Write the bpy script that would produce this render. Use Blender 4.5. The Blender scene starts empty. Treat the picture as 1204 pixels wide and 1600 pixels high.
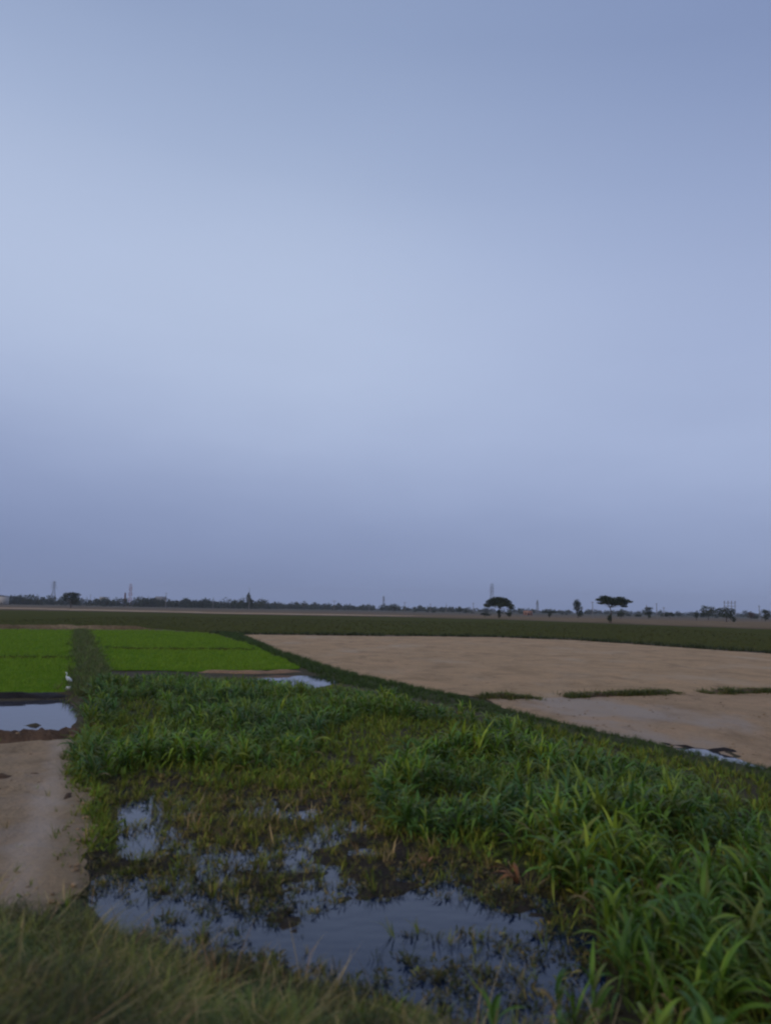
import bpy, math, random
import numpy as np
from mathutils import Vector, Matrix, geometry

random.seed(7)
RNG = np.random.default_rng(7)
S = bpy.context.scene
COL = S.collection

# ------------------------------------------------------------------ camera
FPX = 1256.0            # focal length in pixels of the 1204 x 1600 photograph
CAMH = 3.0
PITCH = math.radians(6.86)
ROLL = math.radians(1.06)
cam_d = bpy.data.cameras.new('camera')
cam = bpy.data.objects.new('camera', cam_d)
COL.objects.link(cam)
cam_d.sensor_fit = 'VERTICAL'
cam_d.sensor_height = 24.0
cam_d.sensor_width = 18.0
cam_d.lens = 24.0 * FPX / 1600.0
cam_d.clip_start = 0.05
cam_d.clip_end = 12000
cam_d.dof.use_dof = True
cam_d.dof.focus_distance = 60.0
cam_d.dof.aperture_fstop = 0.65
ROT = Matrix.Rotation(math.pi / 2 + PITCH, 3, 'X') @ Matrix.Rotation(ROLL, 3, 'Z')
cam.location = (0, 0, CAMH)
cam.rotation_euler = ROT.to_euler()
S.camera = cam

# ------------------------------------------------------------------ light
SUN_EL, SUN_ROT = math.radians(28), math.radians(220)
w = bpy.data.worlds.new('World')
S.world = w
w.use_nodes = True
nt = w.node_tree
nt.nodes.clear()


def srgb(r, g, b):
    f = lambda c: (c / 255 / 12.92) if c / 255 <= .04045 else ((c / 255 + .055) / 1.055) ** 2.4
    return (f(r), f(g), f(b), 1)


class NT:
    """small helper for writing node trees"""
    def __init__(s, tree): s.t = tree
    def n(s, typ, **kw):
        nd = s.t.nodes.new(typ)
        for k, v in kw.items(): setattr(nd, k, v)
        return nd
    def l(s, a, b): s.t.links.new(a, b)
    def math(s, op, a, b=None, clamp=False):
        nd = s.n('ShaderNodeMath', operation=op, use_clamp=clamp)
        for i, v in enumerate((a, b)):
            if v is None: continue
            if hasattr(v, 'node'): s.l(v, nd.inputs[i])
            else: nd.inputs[i].default_value = v
        return nd.outputs[0]
    def ramp(s, fac, stops, interp='LINEAR'):
        nd = s.n('ShaderNodeValToRGB')
        nd.color_ramp.interpolation = interp
        el = nd.color_ramp.elements
        while len(el) < len(stops): el.new(0.5)
        for e, (p, c) in zip(el, stops):
            e.position = p
            e.color = c if len(c) == 4 else (*c, 1)
        s.l(fac, nd.inputs[0])
        return nd.outputs[0]
    def mix(s, fac, a, b, mode='MIX'):
        nd = s.n('ShaderNodeMix', data_type='RGBA', blend_type=mode)
        for k, v in ((0, fac), (6, a), (7, b)):
            if hasattr(v, 'node'): s.l(v, nd.inputs[k])
            else: nd.inputs[k].default_value = v
        return nd.outputs[2]
    def noise(s, vec, scale, detail=4, rough=.55, dist=0):
        nd = s.n('ShaderNodeTexNoise')
        nd.inputs['Scale'].default_value = scale
        nd.inputs['Detail'].default_value = detail
        nd.inputs['Roughness'].default_value = rough
        nd.inputs['Distortion'].default_value = dist
        if vec is not None: s.l(vec, nd.inputs['Vector'])
        return nd.outputs['Fac']


W = NT(nt)
tc = W.n('ShaderNodeTexCoord').outputs['Generated']
sep = W.n('ShaderNodeSeparateXYZ'); W.l(tc, sep.inputs[0])
X, Y, Z = sep.outputs
mp = W.n('ShaderNodeMapping'); W.l(tc, mp.inputs[0]); mp.inputs['Scale'].default_value = (1, 1, 3.2)
n1 = W.noise(mp.outputs[0], 1.7, 3, .5)
n2 = W.noise(mp.outputs[0], 5.0, 4, .5)
# the cloud layers tilt a little and have soft uneven edges
zz = W.math('ADD', Z, W.math('MULTIPLY', W.math('SUBTRACT', n1, .5), .07))
zz = W.math('ADD', zz, W.math('MULTIPLY', W.math('SUBTRACT', n2, .5), .03))
zz = W.math('ADD', zz, W.math('MULTIPLY', X, .085))
cloud = W.ramp(zz, [(0.0, srgb(122, 136, 173)), (.05, srgb(128, 142, 179)), (.13, srgb(146, 160, 195)),
                    (.20, srgb(164, 178, 210)), (.29, srgb(178, 192, 220)), (.39, srgb(178, 192, 220)),
                    (.49, srgb(162, 178, 209)), (.61, srgb(143, 160, 194)), (1.0, srgb(122, 140, 178))], 'B_SPLINE')
# the overcast glows brighter towards the left than towards the right
az = W.n('ShaderNodeMapRange'); W.l(X, az.inputs[0])
az.interpolation_type = 'SMOOTHSTEP'
az.inputs[1].default_value = -.15; az.inputs[2].default_value = .5
az.inputs[3].default_value = 1.0; az.inputs[4].default_value = .81
up = W.n('ShaderNodeMapRange'); W.l(Z, up.inputs[0])
up.inputs[1].default_value = .05; up.inputs[2].default_value = .3
sidef = W.math('ADD', W.math('MULTIPLY', W.math('SUBTRACT', az.outputs[0], 1.0), up.outputs[0]), 1.0)
lum = W.math('MULTIPLY', sidef, W.math('ADD', W.math('MULTIPLY', n2, .05), .975))
cb = W.n('ShaderNodeVectorMath', operation='SCALE')
tintf = W.math('MULTIPLY', W.math('SUBTRACT', 1.0, az.outputs[0]), 5.0, True)
W.l(W.mix(W.math('MULTIPLY', tintf, up.outputs[0]), cloud, (.97, .99, 1.09, 1), 'MULTIPLY'), cb.inputs[0]); W.l(lum, cb.inputs['Scale'])
sky = W.n('ShaderNodeTexSky'); sky.sky_type = 'NISHITA'
sky.sun_disc = False; sky.sun_elevation = SUN_EL; sky.sun_rotation = SUN_ROT
bg1 = W.n('ShaderNodeBackground'); W.l(sky.outputs[0], bg1.inputs[0]); bg1.inputs[1].default_value = .05
bg2 = W.n('ShaderNodeBackground'); W.l(cb.outputs[0], bg2.inputs[0]); bg2.inputs[1].default_value = 1.06
mx = W.n('ShaderNodeMixShader'); mx.inputs[0].default_value = .96     # nearly closed cloud cover
W.l(bg1.outputs[0], mx.inputs[1]); W.l(bg2.outputs[0], mx.inputs[2])
ow = W.n('ShaderNodeOutputWorld'); W.l(mx.outputs[0], ow.inputs[0])

sun_d = bpy.data.lights.new('sun', 'SUN')
sun_d.energy = 0.75
sun_d.angle = math.radians(40)
sun_d.color = (1, .84, .64)
sun = bpy.data.objects.new('sun', sun_d)
COL.objects.link(sun)
sun.rotation_euler = (math.radians(62), 0, math.radians(-40))

S.view_settings.view_transform = 'Standard'
S.view_settings.look = 'None'
S.view_settings.exposure = 0.0
S.view_settings.gamma = 1.0
S.cycles.filter_width = 2.2
S.cycles.volume_bounces = 0
S.cycles.max_bounces = 6
S.cycles.transparent_max_bounces = 8

# ------------------------------------------------------------------ projection helpers
_R = np.array(ROT)


def ray(px, py):
    d = np.stack([(np.asarray(px, float) - 602) / FPX, -(np.asarray(py, float) - 800) / FPX,
                  -np.ones_like(np.asarray(px, float))], -1)
    return d @ _R.T


def G(px, py, z=0.0):
    """point of the level ground seen at a pixel of the photograph"""
    d = ray(px, py)
    t = (z - CAMH) / d[..., 2]
    return np.stack([d[..., 0] * t, d[..., 1] * t], -1)


def poly(*pts):
    a = np.array(pts, float)
    return G(a[:, 0], a[:, 1])


def at(px, dist):
    """ground point straight below a pixel column at a given distance"""
    d = ray(px, 945)
    return float(d[0] / d[1] * dist), float(dist)


# ------------------------------------------------------------------ numeric noise
_perm = RNG.random((256, 256))


def vnoise(x, y):
    xi = np.floor(x).astype(int); yi = np.floor(y).astype(int)
    fx = x - xi; fy = y - yi
    fx = fx * fx * (3 - 2 * fx); fy = fy * fy * (3 - 2 * fy)
    g = lambda a, b: _perm[a & 255, b & 255]
    return ((g(xi, yi) * (1 - fx) + g(xi + 1, yi) * fx) * (1 - fy)
            + (g(xi, yi + 1) * (1 - fx) + g(xi + 1, yi + 1) * fx) * fy)


def fbm(x, y, octv=4, r=.5):
    s = 0; a = 1; t = 0
    for i in range(octv):
        s = s + a * vnoise(x * 2 ** i + 17.3 * i, y * 2 ** i + 9.1 * i); t += a; a *= r
    return s / t


def inside(P, pg):
    x, y = P[:, 0], P[:, 1]
    c = np.zeros(len(P), bool)
    n = len(pg)
    for i in range(n):
        x1, y1 = pg[i]; x2, y2 = pg[(i + 1) % n]
        if y1 == y2: continue
        k = ((y1 > y) != (y2 > y)) & (x < (x2 - x1) * (y - y1) / (y2 - y1) + x1)
        c ^= k
    return c


def seg_dist(P, a, b):
    a = np.asarray(a); b = np.asarray(b)
    ab = b - a
    t = np.clip(((P - a) @ ab) / (ab @ ab + 1e-12), 0, 1)
    return np.hypot(*(P - a - t[:, None] * ab).T)


def line_dist(P, pl, closed=False):
    d = np.full(len(P), 1e9)
    m = len(pl) if closed else len(pl) - 1
    for i in range(m):
        d = np.minimum(d, seg_dist(P, pl[i], pl[(i + 1) % len(pl)]))
    return d


def sdist(P, pg):
    """positive inside"""
    return np.where(inside(P, pg), 1, -1) * line_dist(P, pg, True)


def sstep(a, b, x):
    t = np.clip((x - a) / (b - a), 0, 1)
    return t * t * (3 - 2 * t)


# ------------------------------------------------------------------ plan of the place (traced on the level ground)
BASIN = poly((150, 1222), (240, 1212), (330, 1236), (560, 1232), (600, 1296), (760, 1346), (900, 1385), (960, 1440),
             (985, 1560), (880, 1640), (620, 1590), (420, 1530), (300, 1490), (170, 1450), (128, 1400), (138, 1360), (170, 1325))
OPENW = poly((640, 1395), (700, 1372), (770, 1420), (850, 1436), (900, 1450), (940, 1540), (860, 1600), (700, 1580), (520, 1520), (400, 1480),
             (300, 1500), (150, 1440), (140, 1362), (200, 1362), (235, 1395), (280, 1400), (295, 1330), (322, 1330), (330, 1400),
             (420, 1445), (470, 1460), (490, 1420), (560, 1405))
SIDEW = poly((190, 1255), (240, 1240), (246, 1300), (238, 1332), (180, 1330))
POND = poly((-260, 1091), (0, 1092), (118, 1089), (124, 1120), (118, 1146), (0, 1151), (-260, 1158))
PUD1 = poly((380, 1055), (440, 1052), (520, 1055), (535, 1066), (480, 1077), (420, 1069))
PUD2 = poly((1035, 1161), (1110, 1165), (1135, 1174), (1180, 1188), (1215, 1199), (1185, 1203), (1110, 1187), (1062, 1174))
PUD3 = poly((1140, 1282), (1230, 1278), (1240, 1300), (1160, 1302))
SOILL = poly((-320, 1162), (0, 1163), (140, 1158), (118, 1195), (112, 1225), (146, 1240), (152, 1300), (132, 1335),
             (120, 1362), (116, 1402), (80, 1440), (0, 1450), (-500, 1480))
RICEL = poly((-300, 985), (0, 984), (121, 985), (122, 1030), (124, 1085), (0, 1088), (-350, 1094))
RICER = poly((133, 985), (240, 985), (330, 990), (405, 1012), (474, 1046), (350, 1051), (168, 1048), (143, 1010))
TAN = poly((374, 992), (500, 993.5), (760, 996), (900, 1001), (1204, 1022), (1500, 1040), (1500, 1084), (1204, 1081), (1060, 1085),
           (880, 1090), (840, 1092), (745, 1091), (690, 1084), (540, 1052), (440, 1022))
TANLOW = poly((740, 1084), (840, 1082), (880, 1080), (1060, 1076), (1204, 1072), (1500, 1075), (1500, 1290), (1204, 1202), (1100, 1180),
              (1000, 1158), (850, 1126), (790, 1110))
OLIVE = poly((-900, 945), (0, 953.5), (200, 956.5), (350, 960), (600, 964), (780, 968), (960, 975), (1204, 984), (1900, 1010),
             (1900, 1075), (1204, 1019), (900, 998), (760, 994), (500, 991), (320, 989), (240, 982.5), (0, 981), (-900, 975))
STUBBLE = poly((-900, 938), (60, 949.5), (300, 954.5), (600, 960), (780, 963), (1000, 968), (1204, 972), (1900, 990), (1900, 1004), (1204, 983),
               (960, 974), (780, 967), (600, 963), (350, 959), (200, 955.5), (60, 953), (-900, 944))
STRIP = poly((330, 988), (374, 991), (440, 1021), (540, 1051), (690, 1083), (790, 1108), (850, 1125), (1000, 1157), (1204, 1204), (1400, 1250),
             (1400, 1275), (1204, 1226), (1000, 1180), (850, 1143), (690, 1100), (520, 1066), (478, 1048), (405, 1013))
RIGHT = poly((590, 1270), (600, 1235), (640, 1205), (760, 1172), (860, 1190), (1000, 1222), (1204, 1282), (1450, 1350), (1500, 1800),
             (985, 1800), (985, 1600), (955, 1500), (915, 1410), (840, 1378), (760, 1345), (690, 1322), (610, 1305))
LEFT = poly((112, 1215), (120, 1190), (135, 1150), (140, 1100), (160, 1075), (230, 1069), (420, 1072), (530, 1086), (700, 1124),
            (850, 1164), (820, 1176), (760, 1150), (650, 1130), (560, 1130), (500, 1145), (478, 1205), (330, 1208), (240, 1200), (170, 1215), (150, 1240))
BUNDV = [G(128, 985), G(133, 1010), (G(142, 1050)), G(140, 1095)]
TOE = np.array([(-14, 9.0), (-6, 8.35), (-2.9, 7.6), (-1.2, 6.6), (0.4, 6.0), (3, 5.0), (8, 4.6), (20, 4.4)])
RIDGES = [([G(744, 1092), G(838, 1092)], .10, .22), ([G(882, 1091), G(1058, 1084)], .12, .26), ([G(1098, 1085), G(1300, 1080)], .12, .30),
           ([G(-320, 1089), G(0, 1089.5), G(122, 1087)], .12, .18),
          ([G(8, 1132), G(30, 1129), G(48, 1131)], .11, .16), ([G(58, 1131), G(84, 1129)], .11, .15)]
STRIPL = [G(345, 990), G(405, 1010), G(500, 1050), G(700, 1093), G(850, 1134), G(1000, 1168), G(1204, 1214), G(1400, 1262)]


def height(x, y):
    sh = x.shape
    P = np.stack([x.ravel(), y.ravel()], -1)
    X_, Y_ = P.T
    near = sstep(140, 40, Y_)
    h = (fbm(X_ * .35, Y_ * .35, 3) - .5) * .05 * near + (fbm(X_ * 2.1, Y_ * 2.1, 3) - .5) * .035 * near
    m = (Y_ < 50) & (np.abs(X_) < 40)
    Q = P[m]
    hm = h[m]
    # grassy roadside bank on which the camera stands
    toe = np.interp(Q[:, 0], TOE[:, 0], TOE[:, 1])
    bank = np.clip((toe - Q[:, 1]) * .26, 0, 1.25)
    # the flooded hollow
    d = sdist(Q, BASIN)
    n = fbm(Q[:, 0] * 1.7 + 5, Q[:, 1] * 1.7 + 2, 4)
    bed = -.052 + (n - .5) * .15 + (fbm(Q[:, 0] * 7, Q[:, 1] * 7, 2) - .5) * .05
    dop = sdist(Q, OPENW)
    bed = bed + (-.26 - bed) * sstep(-.12, .25, dop + (n - .5) * .5)
    dsw = sdist(Q, SIDEW)
    bed = bed + (-.2 - bed) * sstep(-.1, .2, dsw + (n - .5) * .5)
    hm = hm + (bed - hm) * sstep(-.15, .35, d)
    for pg, dep in ((POND, .17), (PUD1, .13), (PUD2, .13), (PUD3, .12)):
        d = sdist(Q, pg) + (n - .5) * .25
        hm = hm + (-dep + (n - .5) * .10 - hm) * sstep(-.05, .3, d)
    hm = hm + bank
    # wet ground inside the stands
    for pl, hh, wd in RIDGES[3:]:
        hm = hm + hh * sstep(wd * 1.6, wd * .3, line_dist(Q, pl))
    hm = hm + .07 * sstep(.75, .1, line_dist(Q, STRIPL))
    hm = hm + .14 * sstep(.9, .2, line_dist(Q, BUNDV))
    # side of the dry bed falls to the water
    h[m] = hm
    return h.reshape(sh)


def hz(x, y):
    return float(height(np.array([float(x)]), np.array([float(y)]))[0])


# ------------------------------------------------------------------ tagging
def tag(o, label=None, cat=None, group=None, kind=None):
    if label: o['label'] = label
    if cat: o['category'] = cat
    if group: o['group'] = group
    if kind: o['kind'] = kind
    return o


def empty(name, loc, rz=0, **kw):
    o = bpy.data.objects.new(name, None)
    COL.objects.link(o)
    o.location = loc
    o.rotation_euler = (0, 0, rz)
    return tag(o, **kw)


def mesh_obj(name, verts, quads, mat, parent=None, cols=None, smooth=False, tris=None):
    """verts (n,3), quads (m,4) and/or tris (k,3); cols (n,3)"""
    me = bpy.data.meshes.new(name)
    verts = np.asarray(verts, np.float32)
    fl = []
    tot = []
    if quads is not None and len(quads):
        fl.append(np.asarray(quads, np.int32).ravel()); tot.append(np.full(len(quads), 4, np.int32))
    if tris is not None and len(tris):
        fl.append(np.asarray(tris, np.int32).ravel()); tot.append(np.full(len(tris), 3, np.int32))
    fl = np.concatenate(fl); tot = np.concatenate(tot)
    me.vertices.add(len(verts)); me.vertices.foreach_set('co', verts.ravel())
    me.loops.add(len(fl)); me.loops.foreach_set('vertex_index', fl)
    me.polygons.add(len(tot))
    st = np.concatenate([[0], np.cumsum(tot)[:-1]]).astype(np.int32)
    me.polygons.foreach_set('loop_start', st)
    me.polygons.foreach_set('loop_total', tot)
    me.update(calc_edges=True)
    if cols is not None:
        a = me.color_attributes.new('Col', 'FLOAT_COLOR', 'POINT')
        c = np.ones((len(verts), 4), np.float32); c[:, :3] = cols
        a.data.foreach_set('color', c.ravel())
    if smooth: me.polygons.foreach_set('use_smooth', np.ones(len(tot), bool))
    me.materials.append(mat)
    me.validate()
    o = bpy.data.objects.new(name, me)
    COL.objects.link(o)
    if parent is not None: o.parent = parent
    return o


# ------------------------------------------------------------------ materials
def new_mat(name):
    m = bpy.data.materials.new(name)
    m.use_nodes = True
    m.node_tree.nodes.clear()
    return m, NT(m.node_tree)


def finish(N, shader, disp=None):
    o = N.n('ShaderNodeOutputMaterial')
    N.l(shader, o.inputs[0])


def principled(N, col, rough=.8, spec=.3, normal=None):
    b = N.n('ShaderNodeBsdfPrincipled')
    for k, v in (('Base Color', col), ('Roughness', rough), ('Specular IOR Level', spec)):
        if hasattr(v, 'node'): N.l(v, b.inputs[k])
        else: b.inputs[k].default_value = v
    if normal is not None: N.l(normal, b.inputs['Normal'])
    return b.outputs[0]


def bump(N, h, strength=.5, dist=.03):
    b = N.n('ShaderNodeBump')
    b.inputs['Strength'].default_value = strength
    b.inputs['Distance'].default_value = dist
    N.l(h, b.inputs['Height'])
    return b.outputs[0]


def pos(N, scale=(1, 1, 1)):
    g = N.n('ShaderNodeNewGeometry').outputs['Position']
    if scale == (1, 1, 1): return g
    m = N.n('ShaderNodeMapping'); m.inputs['Scale'].default_value = scale
    N.l(g, m.inputs[0])
    return m.outputs[0]


def leaf_mat(name, rough=.42, trans=.25, spec=.5, var=.5):
    m, N = new_mat(name)
    a = N.n('ShaderNodeAttribute', attribute_name='Col').outputs['Color']
    nz = N.noise(pos(N), 2.5, 3)
    v = N.n('ShaderNodeMapRange'); N.l(nz, v.inputs[0])
    v.inputs[1].default_value = .3; v.inputs[2].default_value = .7
    v.inputs[3].default_value = 1 - var * .5; v.inputs[4].default_value = 1 + var * .5
    sc = N.n('ShaderNodeVectorMath', operation='SCALE'); N.l(a, sc.inputs[0]); N.l(v.outputs[0], sc.inputs['Scale'])
    p = principled(N, sc.outputs[0], rough, spec)
    if trans:
        t = N.n('ShaderNodeBsdfTranslucent'); N.l(sc.outputs[0], t.inputs[0])
        mx = N.n('ShaderNodeMixShader'); mx.inputs[0].default_value = trans
        N.l(p, mx.inputs[1]); N.l(t.outputs[0], mx.inputs[2])
        p = mx.outputs[0]
    finish(N, p)
    return m


def ground_mat():
    m, N = new_mat('ground_soil')
    a = N.n('ShaderNodeAttribute', attribute_name='Col').outputs['Color']
    p = pos(N)
    n1 = N.noise(p, 3.0, 6, .6); n2 = N.noise(p, .05, 4, .6); n3 = N.noise(p, 22, 4, .6)
    k = N.math('ADD', N.math('ADD', N.math('MULTIPLY', n1, .5), N.math('MULTIPLY', n2, .5)), .5)
    sc = N.n('ShaderNodeVectorMath', operation='SCALE'); N.l(a, sc.inputs[0]); N.l(k, sc.inputs['Scale'])
    hgt = N.math('ADD', n1, N.math('MULTIPLY', n3, .4))
    finish(N, principled(N, sc.outputs[0], .9, .12, bump(N, hgt, 1.0, .08)))
    return m


def soil_mat(name, c1, c2, damp, wet_lo, wet_hi, bs=.5, far=False, track=None):
    m, N = new_mat(name)
    p = pos(N)
    big = N.noise(pos(N, (1, .55, 1)) if far else p, .22 if far else .6, 4, .6, .4)
    mid = N.noise(pos(N, (1, .6, 1)), 1.3 if far else 3.4, 5, .65)
    fine = N.noise(p, 14, 6, .7)
    col = N.mix(N.math('MULTIPLY_ADD' if False else 'MULTIPLY', mid, 1.0), c1, c2)
    dk = N.ramp(mid, [(.30, (.62, .60, .58)), (.42, (1, 1, 1)), (.62, (1, 1, 1)), (.72, (1.12, 1.12, 1.12))])
    col = N.mix(1.0, col, dk, 'MULTIPLY')
    fk = N.ramp(fine, [(.3, (.72, .7, .68)), (.55, (1.05, 1.05, 1.05))])
    col = N.mix(.8, col, fk, 'MULTIPLY')
    blot = N.noise(pos(N, (1, .7, 1)), .5 if far else 1.3, 6, .7, .6)
    col = N.mix(.9, col, N.ramp(blot, [(.34, (.70, .68, .66)), (.5, (1, .99, .98)), (.64, (1.14, 1.08, 1.06))]), 'MULTIPLY')
    wm = N.n('ShaderNodeMapRange'); N.l(big, wm.inputs[0]); wm.interpolation_type = 'SMOOTHSTEP'
    wm.inputs[1].default_value = wet_lo; wm.inputs[2].default_value = wet_hi
    col = N.mix(N.math('MULTIPLY', wm.outputs[0], .75), col, damp)
    if track:
        at_ = N.n('ShaderNodeAttribute', attribute_name='Col').outputs['Color']
        sp_ = N.n('ShaderNodeSeparateColor'); N.l(at_, sp_.inputs[0])
        col = N.mix(N.math('MULTIPLY', sp_.outputs[0], .75), col, (.58, .44, .32, 1))
        col = N.mix(N.math('MULTIPLY', sp_.outputs[1], .7), col, N.mix(fine, (.22, .15, .075, 1), (.54, .38, .22, 1)))
    rg = N.n('ShaderNodeMapRange'); N.l(wm.outputs[0], rg.inputs[0])
    rg.inputs[3].default_value = .9; rg.inputs[4].default_value = .62
    # dry crumbs and hoof marks
    vo = N.n('ShaderNodeTexVoronoi'); N.l(p, vo.inputs['Vector']); vo.inputs['Scale'].default_value = 6 if not far else 2.2
    vo.feature = 'F1'
    hgt = N.math('ADD', N.math('ADD', N.math('MULTIPLY', mid, 1.4), fine), N.math('MULTIPLY', vo.outputs['Distance'], .35))
    sp = N.math('ADD', N.math('MULTIPLY', wm.outputs[0], .18), .12)
    finish(N, principled(N, col, rg.outputs[0], sp, bump(N, hgt, bs, .09)))
    return m


def sward_mat(name, c1, c2, c3, scale=1.0, bs=.6):
    m, N = new_mat(name)
    p = pos(N)
    a = N.noise(p, .09 * scale, 4, .6)
    b = N.noise(pos(N, (.25, 1, 1)), .6 * scale, 4, .65)
    f = N.noise(p, 9 * scale, 3, .7)
    col = N.mix(a, c1, c2)
    r = N.ramp(b, [(.42, (0, 0, 0)), (.66, (1, 1, 1))])
    col = N.mix(N.math('MULTIPLY', r, .6), col, c3)
    fr = N.ramp(f, [(.3, (.6, .6, .6)), (.7, (1.25, 1.25, 1.25))])
    col = N.mix(1, col, fr, 'MULTIPLY')
    finish(N, principled(N, col, 1.0, .02, bump(N, f, bs, .08)))
    return m


def water_mat(name, deep, rip=.06, scale=5.0, tint=(.46, .70, 1, 1)):
    m, N = new_mat(name)
    p = pos(N, (1, 1.6, 1))
    n = N.noise(p, scale, 3, .5, .3)
    n2 = N.noise(p, scale * .25, 2, .5)
    h = N.math('ADD', n, N.math('MULTIPLY', n2, 2))
    nm = bump(N, h, rip, .05)
    scum = N.noise(pos(N), 1.1, 5, .6, .5)
    r = N.ramp(scum, [(.5, (.015, .015, .015)), (.72, (.11, .11, .11))])
    b = N.n('ShaderNodeBsdfPrincipled')
    b.inputs['Base Color'].default_value = deep
    b.inputs['IOR'].default_value = 1.33
    b.inputs['Specular Tint'].default_value = tint
    N.l(r, b.inputs['Roughness'])
    N.l(nm, b.inputs['Normal'])
    finish(N, b.outputs[0])
    return m


def plain_mat(name, col, rough=.8, var=.25, scale=3):
    m, N = new_mat(name)
    n = N.noise(pos(N), scale, 4)
    r = N.ramp(n, [(.3, tuple(c * (1 - var) for c in col[:3])), (.7, tuple(min(1, c * (1 + var)) for c in col[:3]))])
    finish(N, principled(N, r, rough, .2, bump(N, n, .3, .02)))
    return m


M_GROUND = ground_mat()
M_SOILL = soil_mat('dry_bed_soil', (.54, .38, .225, 1), (.34, .24, .14, 1), (.33, .24, .16, 1), .46, .68, 1.0, track=True)
M_TAN = soil_mat('ploughed_clay', (.54, .355, .19, 1), (.40, .265, .14, 1), (.46, .32, .18, 1), .5, .75, .8, True)
M_TANLOW = soil_mat('drying_clay', (.54, .355, .20, 1), (.37, .25, .14, 1), (.40, .30, .21, 1), .47, .63, .9, True)
M_CLOD = soil_mat('clod_soil', (.20, .125, .08, 1), (.13, .085, .055, 1), (.10, .07, .05, 1), .5, .7, 1.0)
M_MUD = soil_mat('black_mud', (.045, .038, .036, 1), (.03, .026, .026, 1), (.025, .022, .024, 1), .4, .6, 1.0)
M_OLIVE = sward_mat('olive_pasture', (.080, .080, .014, 1), (.060, .070, .012, 1), (.100, .084, .018, 1))
M_STUB = sward_mat('dry_stubble', (.23, .15, .085, 1), (.12, .09, .045, 1), (.42, .30, .18, 1), .4)
M_RICE = sward_mat('rice_floor', (.11, .20, .008, 1), (.09, .18, .008, 1), (.13, .20, .010, 1), 3)
M_WATER = water_mat('shallow_water', (.005, .015, .042, 1))
M_POND = water_mat('pond_water', (.05, .05, .06, 1), .04, 3, (1, 1, 1, 1))
M_LEAF = leaf_mat('fodder_leaf', .48, .30, .27, .7)
M_STALK = leaf_mat('fodder_stalk', .5, .0, .4)
M_WEED = leaf_mat('weed_leaf', .7, .2, .15)
M_GRASS = leaf_mat('verge_grass', .6, .25, .25)
M_RICEB = leaf_mat('rice_blade', .6, .3, .2, .2)
M_DRY = leaf_mat('dry_straw', .8, .1, .15)
M_CROWN = leaf_mat('tree_foliage', .8, .1, .1, .4)
M_BARK = plain_mat('bark', (.09, .065, .05), .9)
M_STEEL = plain_mat('weathered_steel', (.20, .20, .21), .6)
M_REDSTEEL = plain_mat('red_painted_steel', (.35, .09, .07), .6)
M_WHITESTEEL = plain_mat('white_painted_steel', (.6, .6, .6), .6)
M_CONC = plain_mat('pole_concrete', (.24, .22, .21), .9)
M_BRICK = plain_mat('brick', (.16, .075, .06), .9)
M_WALL = plain_mat('lime_wall', (.46, .42, .38), .9)
M_WALL2 = plain_mat('orange_wall', (.36, .19, .13), .9)
M_ROOF = plain_mat('grey_roof', (.22, .21, .21), .8)
M_DARK = plain_mat('dark_opening', (.02, .02, .02), .9)
M_CERAM = plain_mat('brown_ceramic', (.12, .05, .03), .35)

# ------------------------------------------------------------------ ground
def axis(lo, fine_lo, fine_hi, hi, step, grow=1.09):
    a = list(np.arange(fine_lo, fine_hi, step))
    s, v = step, fine_hi
    while v < hi:
        a.append(v); s *= grow; v += s
    a.append(hi)
    s, v = step, fine_lo - step
    while v > lo:
        a.insert(0, v); s *= grow; v -= s
    a.insert(0, lo)
    return np.array(a)


gx = axis(-2600, -13, 14, 2600, .13)
gy = axis(-40, 4.0, 33, 3850, .13)
XX, YY = np.meshgrid(gx, gy)
HH = height(XX, YY)
P2 = np.stack([XX.ravel(), YY.ravel()], -1)
cols = np.zeros((len(P2), 3))
d_far = P2[:, 1]
brown = np.array([.15, .105, .06]); wetsoil = np.array([.075, .06, .035]); mudc = np.array([.040, .031, .022]); fl = np.array([.06, .062, .025])
t = sstep(60, 100, d_far)[:, None]
cols[:] = wetsoil * (1 - t) + brown * t
far_tint = sstep(500, 900, d_far)[:, None]
cols[:] = cols * (1 - far_tint) + np.array([.085, .075, .045]) * far_tint
mm = (P2[:, 1] < 45) & (np.abs(P2[:, 0]) < 40)
Q = P2[mm]
cq = cols[mm]
b = sstep(-.5, .3, sdist(Q, BASIN))[:, None]
cq = cq * (1 - b) + mudc * b
for pg in (RIGHT, LEFT, STRIP):
    b = sstep(-.2, .3, sdist(Q, pg))[:, None] * (1 - sstep(-.5, .3, sdist(Q, BASIN))[:, None])
    cq = cq * (1 - b) + fl * b
toe = np.interp(Q[:, 0], TOE[:, 0], TOE[:, 1])
b = sstep(-.2, .3, toe - Q[:, 1])[:, None]
cq = cq * (1 - b) + np.array([.05, .05, .025]) * b
cols[mm] = cq
ny, nx = XX.shape
ii = np.arange(ny * nx).reshape(ny, nx)
quads = np.stack([ii[:-1, :-1].ravel(), ii[:-1, 1:].ravel(), ii[1:, 1:].ravel(), ii[1:, :-1].ravel()], -1)
g = mesh_obj('ground', np.stack([XX.ravel(), YY.ravel(), HH.ravel()], -1), quads, M_GROUND, cols=cols, smooth=True)
tag(g, kind='structure')


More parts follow.
